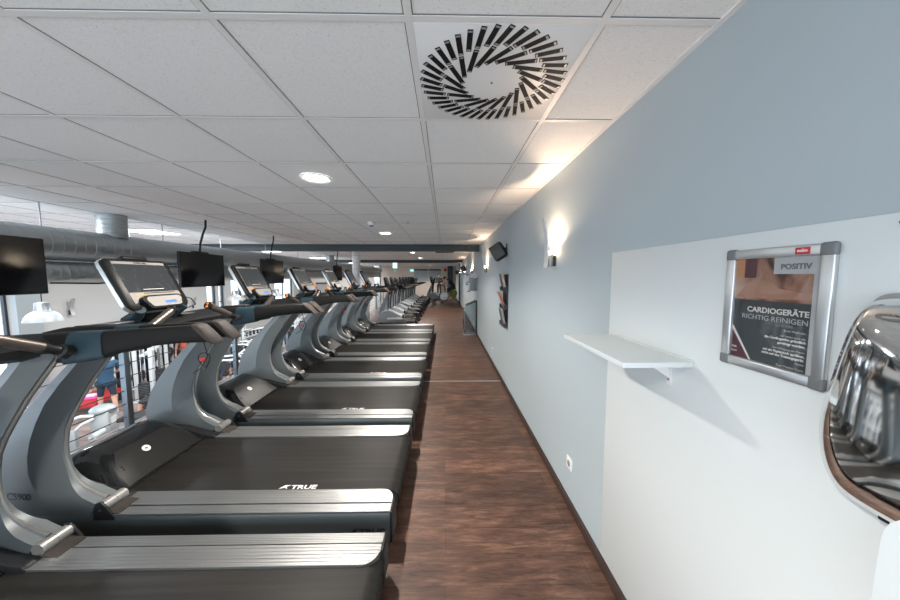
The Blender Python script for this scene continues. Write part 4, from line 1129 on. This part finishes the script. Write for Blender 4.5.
def stand(lean=0.0, stride=.1, armL=None, armR=None):
    J = dict(pelvis=(0, 0, .95), waist=(0, 0, 1.10), chest=(0, 0, 1.33), neck=(0, 0, 1.47), head=(.015, 0, 1.56))
    for s, q in (('L', 1), ('R', -1)):
        J['sh' + s] = (0, q * .185, 1.40); J['el' + s] = (-.02, q * .25, 1.12); J['wr' + s] = (.06, q * .26, .88); J['ha' + s] = (.09, q * .255, .80)
        J['hip' + s] = (0, q * .09, .90); J['kn' + s] = (.03 + stride * q * .5, q * .11, .50); J['an' + s] = (-.02 + stride * q, q * .12, .085); J['toe' + s] = (.13 + stride * q, q * .135, .04)
    return J
J = stand(stride=.10)
J['elR'] = (.10, -.27, 1.15); J['wrR'] = (.27, -.18, 1.05); J['haR'] = (.33, -.13, 1.03)
person('person', 'person in blue shirt and dark shorts standing with legs apart in the lower hall', J,
       dict(torso='blue_shirt', sleeve=('blue_shirt', 'skin', .7), hips='navy', thigh=('navy', 'skin', .85), shoe='blue_shoe'), (-9.62, 8.55, LOW), math.radians(150), face=(1, 0, 0), bulk=1.3).scale = (1.08, 1.08, 1.08)
# lying / leaning grey haired person
J = dict(pelvis=(0, 0, .50), waist=(-.12, 0, .56), chest=(-.30, 0, .70), neck=(-.38, 0, .82), head=(-.42, 0, .90))
for s, q in (('L', 1), ('R', -1)):
    J['sh' + s] = (-.30, q * .18, .76); J['el' + s] = (-.12, q * .27, .58); J['wr' + s] = (.08, q * .22, .66); J['ha' + s] = (.16, q * .2, .70)
    J['hip' + s] = (.02, q * .09, .50); J['kn' + s] = (.44, q * .12, .52); J['an' + s] = (.50, q * .12, .09); J['toe' + s] = (.64, q * .13, .04)
person('person', 'grey-haired person in dark clothes seated on a bench down in the lower hall', J, dict(torso='dark_cloth', sleeve=('dark_cloth', 'skin', .3), hips='dark_cloth', thigh='dark_cloth', shoe='shoe'), (-8.05, 8.55, LOW), math.radians(-150), hair='grey_hair')
# bent over person by the dumbbell rack
J = dict(pelvis=(0, 0, .93), waist=(.10, 0, 1.03), chest=(.33, 0, 1.08), neck=(.47, 0, 1.08), head=(.55, 0, 1.06))
for s, q in (('L', 1), ('R', -1)):
    J['sh' + s] = (.38, q * .17, 1.06); J['el' + s] = (.42, q * .2, .80); J['wr' + s] = (.46, q * .19, .56); J['ha' + s] = (.47, q * .19, .48)
    J['hip' + s] = (-.02, q * .09, .90); J['kn' + s] = (.05, q * .11, .49); J['an' + s] = (-.03, q * .12, .085); J['toe' + s] = (.12, q * .135, .04)
person('person', 'person in dark shirt bending over near the long dumbbell rack', J, dict(torso='navy', sleeve=('navy', 'skin', .2), hips='dark_cloth', thigh='dark_cloth', shoe='shoe'), (-8.35, 11.55, LOW + .0), math.radians(180))
# red person exercising at the racks
J = stand(stride=.06)
J['elL'] = (.20, .25, 1.25); J['wrL'] = (.30, .2, 1.45); J['haL'] = (.33, .18, 1.52)
person('person', 'person in coral top exercising among the cable machines of the hall', J, dict(torso='red_cloth', sleeve=('red_cloth', 'skin', .3), hips='navy', thigh='navy', shin='navy', shoe='shoe'), (-10.6, 12.3, LOW), math.radians(-60))
# cyclist
J = dict(pelvis=(.20, 0, .97), waist=(.13, 0, 1.10), chest=(-.05, 0, 1.32), neck=(-.17, 0, 1.40), head=(-.25, 0, 1.43))
for s, q in (('L', 1), ('R', -1)):
    J['sh' + s] = (-.08, q * .17, 1.33); J['el' + s] = (-.30, q * .20, 1.16); J['wr' + s] = (-.46, q * .18, 1.12); J['ha' + s] = (-.51, q * .18, 1.09)
    k = 1 if s == 'L' else -1
    J['hip' + s] = (.18, q * .09, .93); J['kn' + s] = (-.16, q * .11, .80 if k > 0 else .66); J['an' + s] = (-.10 if k > 0 else .06, q * .11, .36 if k > 0 else .52 - .2); J['toe' + s] = (-.22 if k > 0 else -.08, q * .11, .29 if k > 0 else .265)
person('person', 'person in dark sportswear hunched forward riding the exercise bike', J, dict(torso='dark_cloth', sleeve=('dark_cloth', 'skin', .15), hips='dark_cloth', thigh=('dark_cloth', 'dark_cloth', 1), shoe='shoe'), (.30, 17.9, 0), 0, face=(-1, 0, -.25))
J = stand()
person('person', 'distant person in dark clothes standing by the back window', J, dict(torso='dark_cloth', sleeve='dark_cloth', hips='dark_cloth', thigh='dark_cloth', shin='dark_cloth', shoe='shoe'), (-.45, 23.2, 0), math.radians(-100))

# ------------------------------------------------------------------ lower hall equipment
def frame_tube(b, pts, r, m): b.tube(pts, r, m, 10)
def cable_tower(label, loc, rz=0, h=2.25, first=[None]):
    if first[0] is not None: return again(first[0], label, loc, rz)
    t = thing('cable_machine', label, 'cable machine', loc, rz, 'cable machines in the lower hall')
    for x in (-.8, .8):
        for yy in (-.18, .18):
            b = MB(); b.box(x - .045, x + .045, yy - .045, yy + .045, .06, h, 'frame_white', .01); b.build('post', t)
        b = MB(); b.box(x - .12, x + .12, -.12, .12, .10, .62, 'pad', .01)
        for k in range(9): b.box(x - .121, x + .121, -.121, .121, .13 + k * .052, .134 + k * .052, 'steel')
        b.build('weight_stack', t)
        b = MB(); b.cyl((x, -.05, .6), (x, -.05, h - .05), .01, 'chrome', n=8); b.cyl((x, .05, .6), (x, .05, h - .05), .01, 'chrome', n=8); b.build('guide_rods', t)
        b = MB(); X = Matrix.Translation((x, -.26, h - .25)) @ Matrix.Rotation(PI / 2, 4, 'X'); b.lathe([(.02, -.015), (.08, -.015), (.075, 0), (.08, .015), (.02, .015)], 'black', 18, X=X); b.build('pulley', t)
        b = MB(); b.tube([(x, -.28, h - .3), (x * .9, -.3, 1.3)], .005, 'black', 6); b.tube([(x * .9 - .07, -.3, 1.28), (x * .9 + .07, -.3, 1.28)], .016, 'black', 8); b.build('cable_handle', t)
    b = MB(); b.box(-.85, .85, -.06, .06, h, h + .09, 'frame_white', .01); b.box(-.85, .85, -.06, .06, 1.45, 1.52, 'frame_white', .01); b.build('cross_beam', t)
    b = MB(); b.box(-.9, .9, -.05, .05, 0, .07, 'frame_white', .01); b.box(-.9, -.75, -.45, .45, 0, .06, 'frame_white', .01); b.box(.75, .9, -.45, .45, 0, .06, 'frame_white', .01); b.build('base', t)
    first[0] = t; return t
cable_tower('white cable machine with two weight stacks behind the railing post', (-9.95, 10.25, LOW), 2.08)
cable_tower('white cable machine against the window wall at back left', (-10.3, 14.2, LOW), 1.2)
cable_tower('white cable machine in the middle of the hall seen below second handrail', (-8.9, 14.6, LOW), .9)
cable_tower('white cable machine deep in the hall seen between far treadmill uprights', (-6.6, 15.2, LOW), .2)

def tube_machine(label, loc, rz, first=[None]):
    if first[0] is not None: return again(first[0], label, loc, rz)
    t = thing('seated_machine', label, 'strength machine', loc, rz, 'white tube strength machines')
    for yy in (-.32, .32):
        b = MB(); frame_tube(b, [(-.6, yy, .04), (-.6, yy, .9), (-.52, yy, 1.06), (-.36, yy, 1.12), (.1, yy, 1.12), (.32, yy, 1.04), (.42, yy, .86), (.42, yy, .04)], .04, 'frame_white'); b.build('tube_frame', t)
        b = MB(); frame_tube(b, [(.0, yy * .7, 1.0), (.35, yy * .8, 1.3), (.65, yy * .8, 1.26), (.8, yy * .6, 1.1)], .03, 'frame_white'); b.tube([(.72, yy * .7, 1.18), (.84, yy * .55, 1.04)], .037, 'black', 10); b.build('lever_arm', t)
    b = MB(); b.box(-.64, -.56, -.32, .32, .6, .68, 'frame_white', .01); b.box(-.7, .5, -.05, .05, .0, .07, 'frame_white', .01); b.box(-.64, -.56, -.4, .4, 0, .06, 'frame_white', .01); b.box(.38, .46, -.4, .4, 0, .06, 'frame_white', .01); b.build('base', t)
    b = MB(); b.box(-.05, .35, -.2, .2, .44, .52, 'pad', .025); b.box(.1, .18, -.05, .05, .07, .44, 'frame_white'); b.build('seat', t)
    b = MB(); X = Matrix.Translation((-.12, 0, .52)) @ Matrix.Rotation(math.radians(-12), 4, 'Y'); b.box(-.05, .04, -.18, .18, .0, .62, 'pad', .03, X=X); b.build('backrest', t)
    b = MB(); b.box(-.52, -.3, -.15, .15, .1, .95, 'pad', .01); 
    for k in range(12): b.box(-.521, -.299, -.151, .151, .15 + k * .065, .154 + k * .065, 'steel')
    b.build('weight_stack', t)
    for yy in (-.42, .42):
        b = MB(); X = Matrix.Translation((-.1, yy, .95)) @ Matrix.Rotation(PI / 2, 4, 'X'); b.lathe([(.03, -.02), (.17, -.02), (.18, 0), (.17, .02), (.03, .02)], 'wheel', 24, X=X, close=True); b.build('cam_wheel', t)
    first[0] = t; return t
tm_ = [((-7.55, 10.6), .4, 'white tube strength machine nearest below the third treadmill'), ((-8.6, 13.0), .2, 'white tube strength machine behind the bending person'), ((-9.0, 17.6), 1.0, 'white tube strength machine just in front of the dumbbell rack'), ((-7.9, 18.9), .3, 'white tube strength machine deep in the hall below the fourth console'), ((-6.0, 12.9), .5, 'white tube strength machine seen in the gap behind third treadmill upright'),
       ((-5.6, 18.4), .2, 'farthest white tube strength machine of the hall'), ((-9.6, 19.9), .9, 'white tube strength machine near the far window wall'), ((-5.0, 15.8), .4, 'white tube strength machine close under the gallery, deep in the hall')]
for (p, rz, lb) in tm_: tube_machine(lb, (p[0], p[1], LOW), rz)
t = thing('cleaning_stand', 'slim white and chrome stand on the gallery between column and first elliptical', 'stand', (-2.47, 9.42, 0))
b = MB(); b.box(-.13, .13, -.12, .12, 0, .03, 'frame_grey', .008); b.build('base', t)
for x in (-.09, .09):
    b = MB(); b.box(x - .03, x + .03, -.03, .03, .03, 1.12, 'frame_white', .008); b.build('post', t)
b = MB(); b.box(-.12, .12, -.08, .08, .62, .80, 'frame_white', .01); b.box(-.12, .12, -.09, .09, 1.12, 1.15, 'frame_grey', .006); b.build('tray', t)


# grey shrouded leg machine nearest the gallery
t = thing('leg_machine', 'grey strength machine with shrouded tower and padded rollers just below the gallery', 'strength machine', (-8.35, 7.35, LOW), .3)
b = MB(); b.box(-.22, .14, -.17, .17, .05, .72, 'mach_mid', .03, 3); b.box(.141, .144, -.09, .09, .35, .55, 'paper'); b.build('weight_tower', t)
b = MB(); b.ball((-.04, 0, .73), (.25, .22, .13), 'frame_grey', sub=3); b.build('tower_cap', t)
b = MB(); b.box(-.1, 1.0, -.05, .05, .02, .10, 'frame_grey', .01); b.box(.2, .3, -.4, .4, 0, .07, 'frame_grey', .01); b.box(.9, 1.0, -.4, .4, 0, .07, 'frame_grey', .01); b.box(-.5, -.2, -.6, -.5, 0, .5, 'frame_grey', .01); b.build('base', t)
b = MB(); b.box(.3, .85, -.22, .22, .42, .52, 'pad', .03); b.box(.5, .6, -.05, .05, .1, .42, 'frame_grey'); b.build('seat', t)
b = MB(); X = Matrix.Translation((.9, 0, .5)) @ Matrix.Rotation(math.radians(20), 4, 'Y'); b.box(-.05, .05, -.22, .22, 0, .6, 'pad', .03, X=X); b.build('backrest', t)
for i, (x, z) in enumerate(((-.45, .32), (-.55, .62), (.1, .30))):
    b = MB(); b.cyl((x, -.62, z), (x, -.28, z), .075, 'mach_mid', n=18); b.cyl((x, -.70, z), (x, -.2, z), .025, 'steel', n=10); b.build('roller', t)
b = MB(); b.tube([(-.45, -.3, .32), (-.3, -.25, .5), (-.1, -.2, .6)], .035, 'frame_white', 10); b.tube([(-.55, -.3, .62), (-.3, -.25, .7), (-.1, -.2, .66)], .035, 'frame_white', 10); b.build('lever_arm', t)

# red bench with pink towel
t = thing('red_bench', 'red padded bench behind the person in blue', 'bench', (-10.5, 9.0, LOW), .4)
b = MB(); b.box(-.35, .35, -.7, .7, .28, .40, 'red', .03); b.build('pad', t)
for x, yy in ((-.28, -.6), (.28, -.6), (-.28, .6), (.28, .6)):
    b = MB(); b.box(x - .03, x + .03, yy - .03, yy + .03, 0, .29, 'dark_metal'); b.build('leg', t)
b = MB(); b.box(-.2, .15, -.3, .1, .40, .45, 'pink', .02); b.box(-.15, .1, -.2, .0, .45, .50, 'paper', .02)
tag(b.build('towel', loc=(-10.5, 9.0, LOW), rot=(0, 0, .4)), 'folded pink and white towel lying on the red bench', 'towel')
# bench of the seated person
def flat_bench(label, loc, rz, first=[None]):
    if first[0] is not None: return again(first[0], label, loc, rz)
    t = thing('weight_bench', label, 'bench', loc, rz, 'weight benches in the hall')
    b = MB(); b.box(-.5, .45, -.15, .15, .33, .41, 'pad', .025); b.build('pad', t)
    b = MB(); b.box(-.4, .35, -.03, .03, .27, .33, 'frame_white', .008); b.box(-.45, -.38, -.25, .25, 0, .05, 'frame_white', .008); b.box(.3, .37, -.25, .25, 0, .05, 'frame_white', .008); b.box(-.44, -.38, -.03, .03, .05, .28, 'frame_white'); b.box(.3, .36, -.03, .03, .05, .28, 'frame_white'); b.build('frame', t)
    first[0] = t; return t
flat_bench('weight bench under the grey-haired person', (-8.02, 8.57, LOW), math.radians(-150))
flat_bench('empty weight bench with white frame beside the weight stacks', (-8.75, 9.6, LOW), .9)
# dumbbell rack along the window wall
t = thing('dumbbell_rack', 'long pale two-tier dumbbell rack along the far hall wall', 'rack', (-10.7, 17.3, LOW))
for z, x in ((.75, 0), (.35, .14)):
    b = MB(); X = Matrix.Translation((x, 0, z)) @ Matrix.Rotation(math.radians(18), 4, 'Y'); b.box(-.17, .17, -2.0, 2.0, 0, .035, 'frame_white', .006, X=X); b.box(.15, .17, -2.0, 2.0, .03, .08, 'frame_white', .004, X=X); b.build('tray', t)
for yy in (-1.9, 0, 1.9):
    b = MB(); b.box(-.15, -.07, yy - .04, yy + .04, 0, .85, 'frame_white', .008); b.box(-.15, .3, yy - .04, yy + .04, 0, .06, 'frame_white', .008); b.box(-.1, .2, yy - .02, yy + .02, .28, .34, 'frame_white'); b.build('post', t)
DB = None
for tier, (z, x, nm_) in enumerate(((.75, 0, 'upper'), (.35, .14, 'lower'))):
    for k in range(12):
        y = 17.3 - 1.8 + k * .325
        p = (-10.7 + x, y, LOW + z + .105)
        if DB is None:
            t = thing('dumbbell', '', 'dumbbell', p, 0, 'dumbbells on the long rack')
            b = MB(); b.cyl((-.06, 0, 0), (.06, 0, 0), .016, 'chrome', n=10); b.build('handle', t)
            for s in (-1, 1): b = MB(); b.cyl((s * .06, 0, 0), (s * .15, 0, 0), .062, 'wheel', n=8); b.build('head', t)
            DB = t; o = t
        else: o = again(DB, '', p)
        o.rotation_euler = (0, math.radians(18), 0)
        o['label'] = 'round black dumbbell lying on the long rack by the hall wall'
# orange and beige rig
t = thing('training_rig', 'tall training rig with orange posts and beige panel deep in the hall', 'training rig', (-6.7, 16.6, LOW))
for x in (-.36, .36):
    b = MB(); b.box(x - .07, x + .07, -.07, .07, 0, 3.65, 'orange', .01); b.build('post', t)
b = MB(); b.box(-.29, .29, -.03, .03, 1.9, 3.55, 'cpanel'); b.build('panel', t)
b = MB(); b.box(-.5, .5, -.5, .5, 0, .06, 'dark_metal', .01); b.box(-.29, .29, -.05, .05, 3.55, 3.65, 'dark_metal'); b.build('base', t)
# plate tree and barbell plates
t = thing('plate_tree', 'dark weight plate tree beside the cable machines', 'plate rack', (-9.75, 12.2, LOW), .3)
b = MB(); b.box(-.04, .04, -.04, .04, 0, 1.25, 'frame_grey', .008); b.box(-.3, .3, -.3, .3, 0, .05, 'frame_grey', .01); b.build('stand', t)
PLT = None
for zz, ll in ((.45, 'bottom'), (.8, 'middle'), (1.15, 'top')):
    for s, sl in ((-1, 'near'), (1, 'far')):
        lb = 'black weight plate on the plate tree, %s peg on its %s side' % (ll, sl)
        r = .168 if zz < 1 else .15
        b = MB(); X = Matrix.Translation((0, 0, 0)) @ Matrix.Rotation(PI / 2, 4, 'X'); b.lathe([(.03, -.03), (r * .9, -.03), (r, -.02), (r, .02), (r * .9, .03), (.03, .03)], 'wheel', 24, X=X, close=True)
        q = Matrix.Rotation(.3, 3, 'Z') @ Vector((0, s * .085, zz))
        tag(b.build('weight_plate', loc=(-9.75 + q.x, 12.2 + q.y, LOW + q.z), rot=(0, 0, .3)), lb, 'weight plate', 'plates on the plate tree')
PR = None; WP = None
for y, lb in ((10.75, 'light-framed plate rack standing against the hall wall behind the railing post'), (12.42, 'light-framed plate rack against the hall wall, further along by the coral person')):
    if PR is None:
        t = thing('plate_rack', lb, 'rack', (-11.0, y, LOW), 0, 'plate racks along the hall wall')
        for yy in (-.75, -.25, .25, .75):
            b = MB(); b.box(-.05, .05, yy - .04, yy + .04, 0, 2.3, 'frame_white', .008); b.build('post', t)
        b = MB(); b.box(-.06, .06, -.8, .8, 2.3, 2.38, 'frame_white', .008); b.box(-.06, .06, -.8, .8, 1.35, 1.42, 'frame_white', .008); b.box(-.06, .06, -.8, .8, 0, .06, 'frame_white', .008); b.build('cross_bars', t)
        b = MB(); b.box(-.18, -.16, -.8, .8, .06, 2.3, 'dark_metal'); b.build('back_panel', t)
        PR = t
    else: again(PR, lb, (-11.0, y, LOW))
    for zz in (.45, 1.0, 1.75):
        for yy in (-.5, 0, .5):
            p = (-10.895, y + yy, LOW + zz)
            if WP is None:
                b = MB(); X = Matrix.Rotation(PI / 2, 4, 'Y'); b.lathe([(.03, -.03), (.19, -.03), (.21, -.02), (.21, .02), (.19, .03), (.03, .03)], 'wheel', 24, X=X, close=True)
                b.cyl((-.042, 0, 0), (.06, 0, 0), .025, 'steel', n=10)
                WP = tag(b.build('weight_plate', loc=p), 'black weight plate hung on the tall racks at the hall wall', 'weight plate', 'plates on the wall racks')
            else: again(WP, 'black weight plate hung on the tall racks at the hall wall', p)
b = MB(); b.lathe([(.0005, 0), (.25, .04), (.32, .25), (.25, .50), (.0005, .56)], 'blue', 24)
tag(b.build('exercise_ball', loc=(-9.0, 12.1, LOW)), 'dark blue ball on the hall floor beyond the cable machine', 'ball')

# bell lamps
BL = None
for (x, y, z, lb) in ((-7.75, 5.93, .72, 'white bell-shaped pendant lamp nearest, below the cut-off television'), (-8.1, 11.8, .66, 'white bell-shaped pendant lamp left of the second visible console'), (-8.2, 14.9, .60, 'white bell-shaped pendant lamp between the second and third visible consoles')):
    if BL is None:
        t = thing('pendant_lamp', lb, 'pendant lamp', (x, y, z), 0, 'bell lamps hanging over the hall')
        b = MB(); b.lathe([(.255, 0), (.252, .012), (.235, .075), (.20, .135), (.155, .178), (.115, .2), (.11, .215)], 'bell', 36); b.lathe([(.247, .002), (.228, .075), (.195, .13), (.15, .17), (.0005, .19)], 'white', 36); b.build('shade', t)
        b = MB(); b.lathe([(.112, .208), (.108, .23), (.10, .30), (.10, .36), (.04, .38)], 'steel', 24, close=True); b.build('cap', t)
        b = MB(); b.cyl((0, 0, .37), (0, 0, CZ - z), .008, 'black', n=8); b.build('cord', t); BL = t
    else: again(BL, lb, (x, y, z))
# unlit sconces on hall wall
S2 = None
for y, z, lb in ((9.25, .72, 'unlit curved wall lamp on the pale hall wall at left'), (13.7, .45, 'unlit curved wall lamp on the hall wall beside the windows')):
    if S2 is None:
        t = thing('hall_wall_lamp', lb, 'wall light', (HX, y, z - .3), 0, 'unlit lamps on the hall wall')
        b = MB(); b.loft([[(.08 + .05 * ((i / 8 - .4) ** 2) * 4, -.05, i / 8 * .5), (.08 + .05 * ((i / 8 - .4) ** 2) * 4, .05, i / 8 * .5), (.09 + .05 * ((i / 8 - .4) ** 2) * 4, .05, i / 8 * .5), (.09 + .05 * ((i / 8 - .4) ** 2) * 4, -.05, i / 8 * .5)] for i in range(9)], 'alu_dull'); b.build('blade', t)
        b = MB(); b.box(0, .085, -.03, .03, .02, .14, 'dark_metal', .004); b.build('base', t); S2 = t
    else: again(S2, lb, (HX, y, z - .3))

# ------------------------------------------------------------------ world, lights, camera
w = bpy.data.worlds.new('World'); scn.world = w; w.use_nodes = True
bg = w.node_tree.nodes['Background']; bg.inputs['Color'].default_value = (0.79, 0.895, 1.0, 1); bg.inputs['Strength'].default_value = 2.1
for (a, c, z0, z1) in wins:
    pass

cam = bpy.data.cameras.new('camera'); cam.sensor_width = 36; cam.lens = 36 * 303 / 900; cam.clip_start = .02; cam.clip_end = 200
co = bpy.data.objects.new('camera', cam); COL.objects.link(co)
co.location = (0, 0, 1.594)
co.rotation_euler = (PI / 2 - math.atan(24 / 303), 0, -math.atan(5 / 303))
scn.camera = co
scn.view_settings.view_transform = 'Standard'; scn.view_settings.look = 'None'; scn.view_settings.gamma = 1; scn.view_settings.exposure = 0.68
scn.view_settings.use_curve_mapping = False
